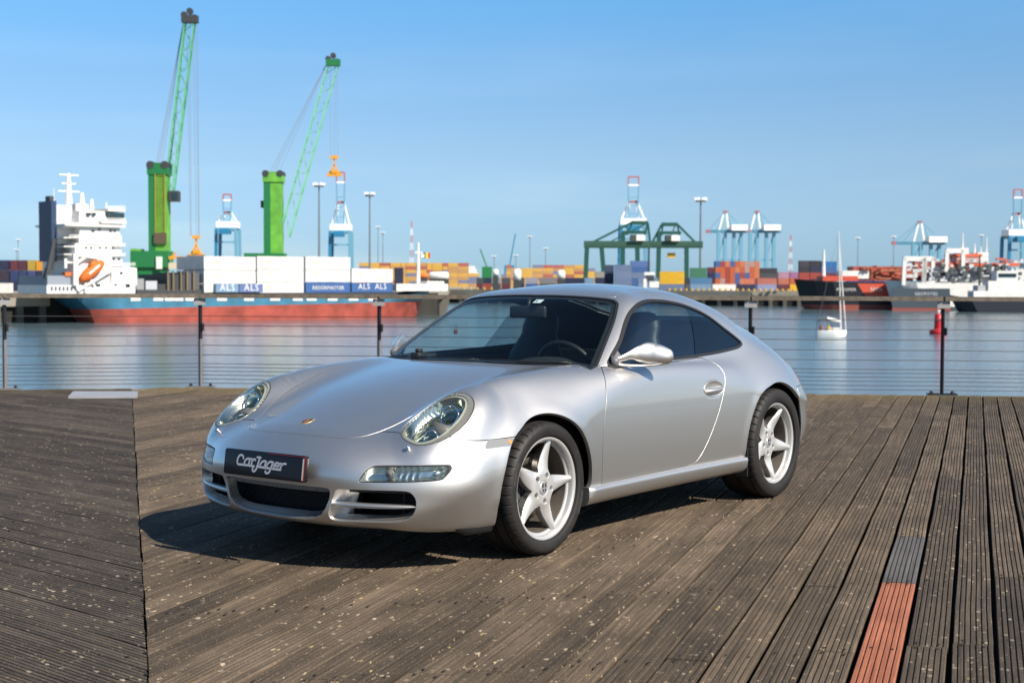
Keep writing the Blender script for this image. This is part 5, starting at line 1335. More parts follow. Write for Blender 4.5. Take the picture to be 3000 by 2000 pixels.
# hold coaming, hatch bays and deck details
tier(316, 465, 665, 676, M_DGR, -7, 7, 'coaming'); tier(466, 915, 670, 677, M_DGR, -7, 7, 'coaming')
for x0, x1, yt, m in ((318, 336, 640, M_STA), (340, 366, 645, mat('hatch_pale', (.5, .52, .56), .6)), (368, 386, 652, M_DGR), (388, 428, 630, M_DGR), (428, 463, 626, mat('lashing_grey', (.10, .10, .11), .6))): tier(x0, x1, yt, 668, m, -6.5, 6, 'cargo_bay')
for x in (388, 400, 418, 432, 447): MB().bar((S_(x), -7.0, Z_(x, 668)), (S_(x), -7.0, Z_(x, 622)), .35).build('lashing_post', mat('lashing_post_rust', (.20, .15, .08), .6), SH1)
SHG = 'containers on the deck of the blue ship'
def shipc(x0, x1, ys, cols, nm, bay):
    for i, c in enumerate(cols):
        a, b = S_(x0), S_(x1); w = (b - a) * .985; z0_, z1_ = Z_((x0 + x1) / 2, ys[i]), Z_((x0 + x1) / 2, ys[i + 1])
        p = mw @ Vector(((a + b) / 2, -7.1, z0_)); key = (round(w, 1), round(z1_ - z0_, 1), c, 's')
        b_ = MB(); h = z1_ - z0_ - .13; b_.box(-w / 2 + .03, w / 2 - .03, 0, 12, .04, h - .03)
        for sx in (-1, 1): b_.box(min(sx * w / 2, sx * (w / 2 - .18)), max(sx * w / 2, sx * (w / 2 - .18)), -.04, .16, 0, h)
        for zz in (0, h - .14): b_.box(-w / 2 + .18, w / 2 - .18, -.04, .1, zz, zz + .14)
        o = b_.build('container', cmat(c)); o.location = p; o.rotation_euler = (0, 0, YAW + STH)
        lv_ = ['bottom', 'middle', 'top'][i] if len(cols) == 3 else ['lower', 'upper'][i]
        tag(o, '%s reefer-sized container, %s tier, %s' % (nm[i], lv_, bay), 'container', SHG)
        if c == WH:
            mark = MB().box(-w * .32, -w * .20, -.06, -.045, h * .45, h * .72).build('logo_mark', mat('pale_orange_print', (.80, .68, .52), .6), o)
            MB().box(w * .05, w * .36, -.06, -.045, h * .22, h * .34).build('print_line', MATS['pale_orange_print'], o)
shipc(470, 590, [671, 651, 620, 588], [WH, WH, WH], ['white', 'white', 'white'], 'first bay right of the bridge tower')
shipc(592, 700, [672, 647, 618, 588], [WH, WH, WH], ['white'] * 3, 'second bay from the bridge tower')
shipc(703, 807, [672, 647, 618, 589], [BL, WH, WH], ['blue', 'white', 'white'], 'third bay from the bridge tower')
shipc(809, 904, [671, 648, 616], [BL, WH], ['blue', 'white'], 'fourth bay nearest the bow')
for i, (x0, x1, c, t, sz) in enumerate(((492, 544, LB, 'ALS', 1.5), (546, 600, (.14, .20, .42), 'ALS', 1.5))):
    a, b = S_(x0), S_(x1); w = b - a; z0_ = Z_(540, 671); p = mw @ Vector(((a + b) / 2, -8.2, z0_)); b_ = MB(); h = Z_(540, 652) - z0_
    o = b_.box(-w / 2, w / 2, 0, .9, 0, h).build('container', cmat(c)); o.location = p; o.rotation_euler = (0, 0, YAW + STH); tag(o, ['faded blue container with pale letters low against the first white bay', 'darker blue container with pale letters low between first and second bays'][i], 'container', SHG)
    tv, tf = text_polys('ALS', 2.2); tb = MB(); tb.V = [(x, -.03, y + h * .2) for x, y, z in tv]; tb.F = tf; tb.build('lettering', M_WHT, o)
blu = [o for o in COL.objects if o.name.startswith('container') and 'blue reefer' in (o.get('label') or '')]
for o, t in zip(blu, ('REDERMASTER', 'ALS  ALS')):
    tv, tf = text_polys(t, 1.25 if len(t) > 9 else 2.0); tb = MB(); tb.V = [(x, -.07, y + .75) for x, y, z in tv]; tb.F = tf; tb.build('lettering', M_WHT, o)
# reefer racks on the hull top: white draught marks and pipes under the rail line
for x in (300, 352, 378, 398, 425, 498, 560, 620, 672, 704, 752, 800, 845): MB().bar((S_(x), -7.56, Z_(x, 687)), (S_(x + 22), -7.56, Z_(x + 22, 687)), .10, .7).build('side_ladder_rack', M_WHT, SH1)
# forecastle
tier(918, 1036, 652, 668, M_WHT, -6.2, 6.2, 'forecastle'); tier(1004, 1042, 646, 656, M_WHT, -3.6, 3.6, 'bow_bulwark')
fm = MB().tube([(S_(1003), 0, Z_(1003, 655)), (S_(1003), 0, Z_(1003, 556))], [.55, .25], 8).build('foremast', M_WHT, SH1)
MB().box(S_(1003) - 1.3, S_(1003) + 1.3, -.2, .2, Z_(1003, 580), Z_(1003, 578)).build('crosstree', M_WHT, fm); MB().box(S_(1008), S_(1008) + 1.1, -.3, .3, Z_(1008, 590), Z_(1008, 583)).build('radar', M_WHT, fm)
fl = empty('flag', mw @ Vector((S_(1015), 0, Z_(1015, 592))), YAW + STH, label='small black, yellow and red flag near the ship foremast', cat='flag')
for k, c in enumerate(((.02, .02, .02), (.8, .6, .02), (.6, .03, .03))): MB().box(k * .75, k * .75 + .75, -.03, .03, 0, 1.4).build('flag_band', mat('flag_band_%s' % ('black', 'yellow', 'red')[k], c, .6), fl)
tv, tf = text_polys('JOLLY', 1.6)
# tanks and vehicles seen above the bow
def tank(x0, x1, y0, y1, D, m, lab, nm='tank_container'):
    r_ = (hgt(x0, y0, D) - hgt(x0, y1, D)) / 2; zc = (hgt(x0, y0, D) + hgt(x0, y1, D)) / 2; A_ = lat(x0, D); B_ = lat(x1, D); X = (A_ + B_) / 2
    e = empty(nm, L2W(X, D, zc - r_), YAW, label=lab, cat='tank')
    h = (B_ - A_) / 2; MB().tube([(-h, 0, r_), (-h + .4, 0, r_), (h - .4, 0, r_), (h, 0, r_)], [r_ * .6, r_, r_, r_ * .6], 14).build('tank', m, e, True); MB().box(-h, h, -r_ * .7, r_ * .7, QZ - (zc - r_), .15).build('tank_frame', M_DGR, e)
tank(960, 981, 628, 639, 480, M_ORG, 'orange cylindrical tank on a trailer behind the ship bow'); tank(985, 1030, 624, 642, 480, M_WHT, 'white cylindrical tank behind the ship foremast')
tank(1131, 1144, 618, 634, 560, M_WHT, 'small white round tank end above the far quay'); tank(1178, 1196, 617, 646, 560, M_WHT, 'large white round tank end above the far quay'); tank(1279, 1297, 620, 642, 560, M_WHT, 'white tank end with an orange edge above the middle of the car roof')
stack(905, 925, 470, [NV, (.02, .025, .06)], 'behind the last white bay near the bow', 'very dark', z0=hgt(905, 655, 470), h=2.9)

# ------------------------------------------------------------ mobile harbour cranes
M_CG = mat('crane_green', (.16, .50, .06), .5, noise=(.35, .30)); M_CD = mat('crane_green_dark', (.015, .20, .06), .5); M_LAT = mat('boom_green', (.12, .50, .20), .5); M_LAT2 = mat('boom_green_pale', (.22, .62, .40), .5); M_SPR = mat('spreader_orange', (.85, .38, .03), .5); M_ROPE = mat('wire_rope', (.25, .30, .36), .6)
def mcrane(D, tx0, tx1, tyt, tyb, tip, bl, br, wtip, body, hook, spr, label, tops, dirty):
    X0 = (lat(tx0, D) + lat(tx1, D)) / 2; px0 = (tx0 + tx1) / 2
    e = empty('harbour_crane', L2W(X0, D, QZ), YAW, label=label, cat='crane')
    x = lambda p: lat(p, D) - X0; z = lambda p, q: hgt(p, q, D) - QZ
    ht = z(px0, tyt); zb = z(px0, tyb); w0, w1 = x(tx0), x(tx1)
    c = MB(); c.box(w0, w1, -2.2, 2.4, zb, ht - 1); tw = c.build('tower', M_CG, e)
    MB().box(w0 - .03, w0 + (w1 - w0) * .38, -2.35, -2.2, zb, ht - 1).build('tower_shaded_side', M_CD, tw)  # shaded left face of the tower, put in as darker green
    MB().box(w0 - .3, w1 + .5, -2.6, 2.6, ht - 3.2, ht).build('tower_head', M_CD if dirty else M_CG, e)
    for xx in (w0 + .6, w1 - .4): MB().tube([(xx, -2.7, ht - .6), (xx, 2.7, ht - .6)], 1.1, 14).build('sheave', M_DGR, e)
    if dirty:
        ld = MB()
        for k in range(26):
            zz = zb + 9 + k * .7; ld.bar((w0 + 1.9, -2.5, zz), (w1 - .4, -2.5, zz + .3), .12)
        ld.bar((w0 + 1.9, -2.5, zb + 8), (w0 + 1.9, -2.5, ht - 3), .2).bar((w1 - .4, -2.5, zb + 8), (w1 - .4, -2.5, ht - 3), .2); ld.build('tower_ladder', mat('ladder_yellow', (.40, .36, .05), .6), e)
        MB().box(w0 + 1.6, w1, -3.0, -2.2, zb + 6.5, zb + 9.5).build('tower_platform', mat('platform_brown', (.12, .09, .06), .7), e)
    bx0, bx1, by0, by1 = body
    MB().box(x(bx0), x(bx1), -3.4, 3.4, z(bx0, by1), z(bx0, by0)).build('machine_house', M_CD, e)
    MB().box(x(bx0) + 1, x(bx1) - 1, -2.6, 2.6, z(bx0, by1) - 3, z(bx0, by1)).build('slewing_base', M_CD, e)
    MB().box(x(bx0) - 3, x(bx1) + 3, -5, 5, .8, 3.2).build('chassis', M_CD, e)
    if dirty:
        MB().box(x(bx0), x(bx0) + 2.2, -3.3, 3.3, z(bx0, by0), z(bx0, by0 - 5)).build('counterweight_box', M_CG, e)
        MB().box(x(367), x(380), -3.9, -3.4, z(370, 618), z(370, 590)).build('white_cabin', M_WHT, e); MB().box(x(393), x(415), -3, 0, z(400, 618), z(400, 603)).build('white_cabin', mat('cream', (.7, .6, .45), .6), e)
        MB().bar((x(395), -3.3, z(395, 592)), (x(430), -3.3, z(430, 592)), .7).bar((x(398), -3.3, z(395, 598)), (x(410), -3.3, z(430, 580)), .5).build('yellow_arm', M_SPR, e)
        cb = MB().box(x(391), x(413), -1.6, 1.6, z(400, 464), z(400, 440)).build('operator_cab', M_DGR, e); MB().box(x(400), x(411), -1.75, -1.6, z(400, 458), z(400, 444)).build('cab_window', M_WIN, cb)
    else: MB().box(x(601), x(608), -1.4, 1.4, z(600, 478), z(600, 462)).build('operator_cab', M_DGR, e)
    # lattice boom
    A = [Vector((x(bl[0]), s * 1.4, z(*bl))) for s in (-1, 1)]; Bq = [Vector((x(br[0]), s * 1.4, z(*br))) for s in (-1, 1)]
    T1 = [Vector((x(tip[0]) - wtip, s * .7, z(*tip))) for s in (-1, 1)]; T2 = [Vector((x(tip[0]) + wtip, s * .7, z(*tip) - .6)) for s in (-1, 1)]
    bm = MB(); 
    for a_, t_ in zip(A + Bq, T1 + T2): bm.bar(a_, t_, .32)
    n = 16
    for i in range(n):
        f0, f1 = i / n, (i + 1) / n
        for (p0, q0, p1, q1) in ((A[0], T1[0], Bq[0], T2[0]), (A[1], T1[1], Bq[1], T2[1]), (A[0], T1[0], A[1], T1[1]), (Bq[0], T2[0], Bq[1], T2[1])):
            a_ = p0.lerp(q0, f0 if i % 2 else f1); b_ = p1.lerp(q1, f1 if i % 2 else f0); bm.bar(a_, b_, .13)
    bo = bm.build('boom', M_LAT if dirty else M_LAT2, e)
    tv_ = Vector((x(tip[0]), 0, z(*tip)))
    hd = MB().box(tv_.x - 2.2, tv_.x + 2.2, -1.2, 1.2, tv_.z - .8, tv_.z + 1.2); hd.build('boom_head', M_CD if not dirty else M_DGR, bo)
    for dx, dz in ((-1.6, 1.4), (1.3, .6), (0, 2.4)): MB().tube([(tv_.x + dx, -.5, tv_.z + dz), (tv_.x + dx, .5, tv_.z + dz)], .9, 12).build('boom_sheave', M_DGR, bo)
    rp = MB()
    for tp in tops: rp.bar((x(tp), 0, ht - .5), (tv_.x - 1.5, 0, tv_.z + 1), .10)
    for dx, hx in hook: rp.bar((tv_.x + dx, 0, tv_.z + .5), (x(hx), 0, z(spr[0], spr[1]) - .2), .10)
    rp.build('ropes', M_ROPE, e)
    sx, sy0, sy1, sw = spr; s_ = MB(); z0_, z1_ = z(sx, sy1), z(sx, sy0); hx_ = x(sx)
    s_.box(hx_ - .25 * sw, hx_ + .25 * sw, -.6, .6, z1_ - (z1_ - z0_) * .16, z1_).bar((hx_, 0, z1_ - .5), (hx_, 0, z0_ + (z1_ - z0_) * .5), .5).bar((hx_, 0, z0_ + (z1_ - z0_) * .55), (hx_ - sw * .35, 0, z0_ + .6), .5).bar((hx_, 0, z0_ + (z1_ - z0_) * .55), (hx_ + sw * .35, 0, z0_ + .6), .5)
    s_.box(hx_ - sw / 2, hx_ + sw / 2, -.7, .7, z0_, z0_ + .9).box(hx_ - .2 * sw, hx_ + .2 * sw, -.9, .9, z0_ + .9, z0_ + 2.0)
    s_.build('spreader', M_SPR, e)
    return e
mcrane(395, 347, 388, 377, 614, (440, 52), (383, 430), (398, 450), 1.3, (307, 392, 577, 614), [(-.9, 438), (-.2, 440), (.8, 452), (1.6, 457), (2, 458)], (451, 541, 590, 4.0), 'tall green harbour crane with black cab and near-vertical lattice boom, left of the other', (360, 364, 368, 374), True)
mcrane(450, 609, 649, 397, 610, (766, 150), (650, 512), (665, 545), 1.5, (565, 655, 582, 606), [(-1, 760), (.6, 768), (1.2, 776)], (768, 359, 406, 4.6), 'green harbour crane with leaning pale lattice boom holding an orange spreader in the air', (618, 624, 630, 640), False)
cb_ = container(lat(449, 372), 372, hgt(449, 612, 372), 4.6, 3.0, (.22, .22, .24), 0, 2.4, 'dark open-sided container hanging under the left crane spreader')
container(lat(445, 372), 374, hgt(445, 626, 374), 6.2, 1.6, (.16, .16, .17), 0, 2.4, 'dark grey flat container just below the hanging one')

# ------------------------------------------------------------ ship-to-shore cranes
M_STB = mat('sts_blue', (.15, .39, .55), .5); M_STW = mat('sts_white', (.80, .80, .80), .5); M_STR = mat('sts_red', (.46, .15, .17), .5); M_STD = mat('sts_dark_blue', (.02, .22, .42), .5); M_GG = mat('gantry_green', (.010, .088, .070), .5)
def sts_front(xc, w, ytop, yleg, D, label, up=True):
    """seen end on: two legs, white machinery house, A frame, raised boom with red tip"""
    X0 = lat(xc, D); e = empty('gantry_crane', L2W(X0, D, QZ), YAW, label=label, cat='crane'); x = lambda p: lat(xc + p, D) - X0; z = lambda q: hgt(xc, q, D) - QZ
    k = D / 1300.
    for s, m in ((-1, M_STD), (1, M_STB)):  # shade put into the left leg's darker blue, right leg in sunlit blue
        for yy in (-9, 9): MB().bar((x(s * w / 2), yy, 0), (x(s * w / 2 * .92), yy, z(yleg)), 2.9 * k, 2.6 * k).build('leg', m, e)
    MB().bar((x(-w / 2), -9, z(yleg)), (x(w / 2), -9, z(yleg)), 2.2 * k, 2.6 * k).bar((x(-w / 2), 9, z(yleg)), (x(w / 2), 9, z(yleg)), 2.2 * k, 2.6 * k).bar((x(-w / 2), -9, z(yleg + 30)), (x(w / 2), -9, z(yleg + 30)), 1.4 * k).build('cross_beam', M_STB, e)
    hh = MB().box(x(-w * .48), x(w * .48), -8, 10, z(yleg - 3), z(yleg - 17)); hh.build('machine_house', M_STW, e)
    MB().box(x(-w * .25), x(w * .2), -16, -4, z(yleg + 12), z(yleg)).build('trolley', M_STD, e)
    aw = MB(); ya = ytop + (yleg - ytop) * .48
    for s in (-1, 1): aw.bar((x(s * w * .42), 0, z(yleg - 17)), (x(s * w * .14), 0, z(ya)), 1.3 * k).bar((x(s * w * .2), 0, z(yleg - 17)), (x(s * w * .10), 0, z(ya)), 1.1 * k)
    aw.build('a_frame', M_STW, e); MB().box(x(-w * .16), x(w * .16), -1.5, 1.5, z(ya + 5), z(ya)).build('a_frame_top', M_STR, e)
    bm = MB(); rd = MB(); yb = ytop + (ya - ytop) * .35
    for s in (-1, 1): bm.bar((x(s * w * .16), -3, z(yleg - 5)), (x(s * w * .19), -3, z(yb)), 1.2 * k); rd.bar((x(s * w * .19), -3, z(yb)), (x(s * w * .19), -3, z(ytop)), 1.2 * k)
    for t in (.1, .3, .5, .7): q = yleg + (yb - yleg) * t; bm.bar((x(-w * .17), -3, z(q)), (x(w * .17), -3, z(q)), .7 * k)
    bm.build('raised_boom', M_STB, e); rd.bar((x(-w * .19), -3, z(ytop)), (x(w * .19), -3, z(ytop)), 1.3 * k); rd.build('boom_tip', M_STR, e); MB().bar((x(-w * .19), -3, z(yb)), (x(w * .19), -3, z(yb)), 1.3 * k).build('boom_collar', M_STW, e)
sts_front(524, 48, 448, 527, 1300, 'blue and white gantry crane with red boom tip between the two green cranes')
sts_front(783, 48, 398, 533, 1350, 'blue and white gantry crane with red boom tip just right of the raised orange spreader')
sts_front(1452, 62, 408, 520, 1500, 'tall blue gantry crane with red boom tip behind the dark green gantries')
sts_front(2330, 50, 437, 545, 1150, 'blue gantry crane at the right edge with raised boom and red tip')
def sts_side(x0, x1, apex, yt, ybm, ylow, D, label, tip=None, dirn=-1):
    """seen obliquely from the side: four legs, girder, apex frame with stays, house"""
    X0 = lat((x0 + x1) / 2, D); e = empty('gantry_crane', L2W(X0, D, QZ), YAW, label=label, cat='crane'); x = lambda p: lat(p, D) - X0; z = lambda q: hgt((x0 + x1) / 2, q, D) - QZ; k = D / 1200.; L = x1 - x0
    for f in (.15, .35, .62, .84):
        MB().bar((x(x0 + L * f), 0, 0), (x(x0 + L * f), 0, z(ybm)), 2.7 * k).build('leg', M_STB, e)
    br = MB(); br.bar((x(x0 + L * .15), 0, z(ylow)), (x(x0 + L * .84), 0, z(ylow)), 1.4 * k).bar((x(x0 + L * .15), 0, z(ylow)), (x(x0 + L * .35), 0, z(ybm)), 1.0 * k).bar((x(x0 + L * .62), 0, z(ylow)), (x(x0 + L * .84), 0, z(ybm)), 1.0 * k); br.build('bracing', M_STB, e)
    tx = tip if tip else x0 - 12
    MB().bar((x(tx), 0, z(ybm - 1)), (x(x1 + 3), 0, z(ybm - 1)), 2.2 * k, 2.6 * k).build('girder', mat('sts_girder', (.08, .26, .38), .5), e)
    MB().bar((x(tx) - .1, 0, z(ybm - 1)), (x(tx + 8), 0, z(ybm - 1)), 2.6 * k, 3.0 * k).build('boom_tip', M_STR, e)
    MB().box(x(x0 + L * .52), x(x1), -6, 6, z(ybm - 3), z(ybm - 16)).build('machine_house', M_STW, e)
    MB().box(x(apex - 5), x(apex + 5), -2, 2, z(yt + 3), z(yt)).build('apex', M_STR, e)
    a = MB().bar((x(apex - 3), 0, z(yt)), (x(x0 + L * .15), 0, z(ybm)), 1.3 * k).bar((x(apex + 2), 0, z(yt)), (x(x0 + L * .45), 0, z(ybm)), 1.3 * k); a.build('a_frame', M_STW, e)
    s_ = MB().bar((x(apex), 0, z(yt)), (x(tx + 3), 0, z(ybm)), .6 * k).bar((x(apex), 0, z(yt)), (x(tx + 22), 0, z(ybm)), .6 * k).bar((x(apex), 0, z(yt)), (x(x0 + L * .8), 0, z(ybm - 16)), .8 * k).bar((x(apex), 0, z(yt)), (x(x0 + L * .62), 0, z(ybm)), 1.0 * k); s_.build('stay', M_STB, e)
sts_side(1637, 1712, 1664, 485, 533, 597, 1150, 'blue gantry crane with white house, left one of the pair right of the green gantries', 1620)
sts_side(1709, 1788, 1736, 485, 533, 597, 1180, 'blue gantry crane with white house, right one of the pair', 1713)
sts_side(2082, 2168, 2110, 508, 560, 600, 1200, 'low blue gantry crane with white house behind the white ship, boom to the left', 2046)
# dark green yard gantries
def ygantry(xs_leg, beam0, beam1, yb, top0, top1, yt, house, D, label):
    xm = (beam0 + beam1) / 2; X0 = lat(xm, D); e = empty('gantry_crane', L2W(X0, D, QZ), YAW, label=label, cat='crane'); x = lambda p: lat(p, D) - X0; z = lambda q: hgt(xm, q, D) - QZ
    for (a, b, y_) in xs_leg: MB().bar((x(a), 0, 0), (x(b), 0, z(y_)), 2.2, 2.2).build('leg', M_GG, e)
    MB().bar((x(beam0), 0, z(yb)), (x(beam1), 0, z(yb)), 2.4, 3.6).build('girder', mat('gantry_girder', (.03, .10, .07), .6), e)
    gg = MB(); 
    n = 22
    for i in range(n): xx = x(beam0) + (x(beam1) - x(beam0)) * i / n; gg.bar((xx, -1.4, z(yb + 2)), (xx, -1.4, z(yb + 6)), .25)
    gg.build('girder_walkway', M_GG, e)
    t_ = MB().bar((x(top0), 0, z(yt)), (x(top1), 0, z(yt)), 1.9).bar((x(top0), 0, z(yt)), (x(beam0 + 10), 0, z(yb)), 1.1).bar((x(top1), 0, z(yt)), (x(min(beam1, top1 + 46)), 0, z(yb)), 1.1).bar((x(top0 + 2), 0, z(yt)), (x(house[0] - 12), 0, z(house[2])), .9).bar((x(top1), 0, z(yt)), (x(house[1]), 0, z(house[2])), .9).bar((x(top0 + 30), 0, z(yt + 4)), (x(beam0 + 48), 0, z(yb)), .6); t_.build('top_frame', M_GG, e)
    MB().bar((x(house[0] - 22), 0, z(house[2] - 6)), (x(house[1] + 4), 0, z(house[2] - 6)), 2.0, 1.6).build('portal_beam', M_GG, e)
    MB().box(x(house[0] + 9), x(house[1]), -3, 3, z(house[3]), z(house[2])).build('machine_house', mat('gantry_house_white', (.72, .71, .66), .6), e); MB().box(x(house[0] - 4), x(house[0] + 9), -3, 3, z(house[3]), z(house[2])).build('trolley_cab', mat('trolley_dark', (.05, .07, .06), .6), e)
ygantry([(1343, 1347, 562), (1389, 1380, 565), (1429, 1429, 535), (1465, 1462, 565)], 1340, 1492, 562, 1448, 1486, 512, (1450, 1479, 540, 553), 720, 'large dark green gantry crane, left one, with white machine house')
ygantry([(1510, 1512, 535), (1576, 1575, 560)], 1484, 1612, 562, 1518, 1554, 516, (1530, 1558, 541, 554), 740, 'large dark green gantry crane, right one, over the yellow containers')
hc_ = container(lat(1541, 742), 742, hgt(1541, 592, 742), 4.0, 2.6, (.80, .50, .05), 0, 2.4, 'small yellow container hanging under the right green gantry')

# ------------------------------------------------------------ light masts, pylons, distant cranes
def lmast(xp, yt, D, label, w=.5, heads=True, m=None):
    X0 = lat(xp, D); e = empty('light_mast', L2W(X0, D, QZ), label=label, rz=YAW, cat='light mast'); h = hgt(xp, yt, D) - QZ
    MB().tube([(0, 0, 0), (0, 0, h)], [w, w * .6], 8).build('mast_pole', m or M_MST, e)
    if heads:
        MB().lathe([(0, h + .3), (w * 4, h + .3), (w * 4.4, h - .1), (w * 4, h - .6), (0, h - .6)], 12, 'z').build('light_ring', m or M_MST, e)
        for k in range(6): a = k * math.pi / 3; MB().box(-w * .9, w * .9, -w * .6, w * .6, 0, w * 2.2).build('floodlight', mat('floodlight_pale', (.7, .72, .74), .4), e, loc=(w * 4 * math.cos(a), w * 4 * math.sin(a), h + .2))
M_MST = mat('mast_steel', (.20, .23, .26), .5, .3)
lmast(849, 449, 700, 'tall light mast with a ring of round lamps, right of the hanging spreader', .55)
lmast(733, 428, 900, 'tall slim lattice light mast left of the hanging spreader', .8)
lmast(1607, 462, 850, 'lattice light mast right of the dark green gantries', .8)
for i, (xp, yt) in enumerate(((868, 523), (879, 536), (1252, 572), (1216, 545), (1134, 590), (1184, 588), (2050, 545), (2251, 542), (1968, 548), (1574, 590), (43, 552), (39, 575))): lmast(xp, yt, 1500, ['thin distant mast just right of the round-lamp light mast', 'second thin mast right of the round-lamp light mast', 'thin distant mast above the left end of the car roof', 'thin distant mast left of the one above the car roof', 'short distant mast near the small green jib', 'short distant mast beside the dark blue jib', 'thin distant mast above the tall dark stacks of the red ship', 'thin distant mast behind the white work ship bridge', 'thin distant mast just right of the yacht mast', 'short distant mast under the right green gantry', 'thin distant mast at the left above the warehouse', 'shorter distant mast at the left above the warehouse'][i], .5, True)
for xp, yt, lb_ in ((945, 508, 'red and white lattice pylon left of the ship foremast'), (1814, 540, 'red and white lattice pylon right of the gantry pair')):
    D = 1300; X0 = lat(xp, D); e = empty('pylon', L2W(X0, D, QZ), label=lb_, cat='pylon', rz=YAW); h = hgt(xp, yt, D) - QZ; n = 9
    for k in range(n):
        z0_, z1_ = h * k / n, h * (k + 1) / n; w0, w1 = 2.2 * (1 - .8 * k / n), 2.2 * (1 - .8 * (k + 1) / n); b = MB()
        for s in (-1, 1): b.bar((s * w0, 0, z0_), (s * w1, 0, z1_), .35).bar((-s * w0, 0, z0_), (s * w1, 0, z1_), .25)
        b.build('pylon_section', mat('pylon_red', (.55, .16, .13), .6) if k % 2 == 0 else mat('pylon_white', (.7, .7, .7), .6), e)
for i, (xa, ya, xb, yb, m, lb_) in enumerate(((1169, 612, 1183, 537, M_STD, 'distant dark blue jib leaning right above the far yard'), (1118, 615, 1102, 572, M_CD, 'small distant green jib leaning left above the far yard'))):
    D = 1400; e = empty('distant_crane', L2W(lat(xa, D), D, QZ), YAW, label=lb_, cat='crane'); h0 = hgt(xa, ya, D) - QZ; MB().bar((0, 0, h0), (lat(xb, D) - lat(xa, D), 0, hgt(xb, yb, D) - QZ), 2.0, 1.2).build('jib', m, e); MB().box(-5, 5, -3, 3, 0, h0 + 1).build('base', m, e)

# ------------------------------------------------------------ other vessels
M_HBK = mat('hull_black', (.012, .013, .018), .45); M_ORR = mat('hull_orange_red', (.70, .10, .05), .5); M_DRD = mat('deck_red', (.42, .085, .05), .6)
def vessel(x0, x1, D, th, B, label, name='ship'):
    A_ = lat(x0, D); B_ = lat(x1, D); L = (B_ - A_) / math.cos(th)
    e = empty(name, L2W(A_, D, 0), YAW + th, label=label, cat='ship' if name != 'tugboat' else 'tugboat'); return e, L
def bx(e, D, L, x0v, x1v, x0, x1, yt, yb, m, name, y0=-3, y1=3):
    """box on a vessel lying across the view: display columns and rows"""
    A_ = lat(x0v, D); return MB().box(lat(x0, D) - A_, lat(x1, D) - A_, y0, y1, hgt(x0, yb, D), hgt(x0, yt, D)).build(name, m, e)
# black and orange-red dredger, bow to the left
D = 492; e, L = vessel(1800, 2170, D, 0, 14, 'long ship with black bow, orange-red midship hull and red deck machinery')
def hull_left(e, xb, xs, D, zt, zb, m, mb_, B=7, boot=1.4, nm='hull'):
    A_ = lat(float(e['x0']), D); X0, X1 = lat(xb, D) - A_, lat(xs, D) - A_; n = 18
    for (z0, z1, f0, f1, mm, name) in ((zb, zb + boot, 0, .3, mb_, 'boot_topping'), (zb + boot, zt, .3, 1, m, nm)):
        V = []; F = []
        for z, f in ((z0, f0), (z1, f1)):
            for s in (-1, 1):
                for i in range(n + 1):
                    t = i / n; wd = min(1, (t / .22)) ** .6 if t < .22 else 1; V.append((X0 + (1 - f) * 4 * (1 - t) + (X1 - X0) * t, s * B * wd, z + (1.0 * (1 - t / .3) ** 2 if (f == 1 and t < .3) else 0)))
        q = n + 1
        for s in (0, 1):
            for i in range(n): a = s * q + i; f_ = (a, a + 1, a + 1 + 2 * q, a + 2 * q); F.append(f_ if s == 0 else f_[::-1])
        for i in range(n): F.append((2 * q + i, 2 * q + i + 1, 3 * q + i + 1, 3 * q + i))
        F.append((n, q + n, 3 * q + n, 2 * q + n)); mesh(name, V, F, mm, e)
e['x0'] = 1800
hull_left(e, 1822, 2170, D, hgt(1900, 647, D), WZ - .3, M_HBK, mat('boot_dull_red', (.30, .07, .05), .6), 8, 2.0)
A_ = lat(1800, D)
V = [(lat(1955, D) - A_, -8.05, hgt(0, 645, D)), (lat(2036, D) - A_, -8.05, hgt(0, 645, D)), (lat(2030, D) - A_, -8.05, hgt(0, 676, D)), (lat(1975, D) - A_, -8.05, hgt(0, 676, D))]; V += [(x, y + .04, z) for x, y, z in V]
mesh('red_hull_panel', V, [(3, 2, 1, 0), (0, 1, 5, 4), (1, 2, 6, 5), (2, 3, 7, 6), (3, 0, 4, 7)], M_ORR, e)
for i, (a, b, yt, yb, m) in enumerate(((1880, 1960, 634, 645, M_ORR), (1925, 1985, 622, 640, M_WHT), (1962, 2100, 617, 645, M_DRD), (1950, 2080, 612, 622, M_DRD), (1985, 2050, 628, 645, mat('deck_pink', (.62, .35, .28), .6)), (2060, 2170, 620, 645, M_DRD), (2020, 2060, 636, 640, M_WHT), (2100, 2180, 602, 622, M_DRD))):
    bx(e, D, L, 1800, 2170, a, b, yt, yb, m, 'deck_machinery', -6 + i * .4, 4)
pb = MB()
for k in range(30):
    x = 1960 + rs.random() * 200; y = 612 + rs.random() * 30; pb.bar((lat(x, D) - A_, -7 + rs.random() * 3, hgt(x, y, D)), (lat(x + 6 + rs.random() * 24, D) - A_, -7, hgt(x, y + rs.uniform(-4, 4), D)), .5)
pb.build('deck_pipework', mat('pipe_orange', (.62, .22, .12), .6), e, kind='stuff')
MB().tube([(lat(1890, D) - A_, 0, hgt(1890, 640, D)), (lat(1890, D) - A_, 0, hgt(1890, 573, D))], [.8, .3], 8).build('foremast', M_WHT, e)
for x0, x1, t, sz in ((1908, 1952, 'PROSPER', 1.5), (1985, 2010, 'NVA', 1.9)):
    tv, tf = text_polys(t, sz); xc = (lat(x0, D) + lat(x1, D)) / 2 - A_; tb = MB(); tb.V = [(xc + x, -8.18, hgt(0, 662, D) + y) for x, y, z in tv]; tb.F = tf; tb.build('hull_lettering', M_WHT, e)
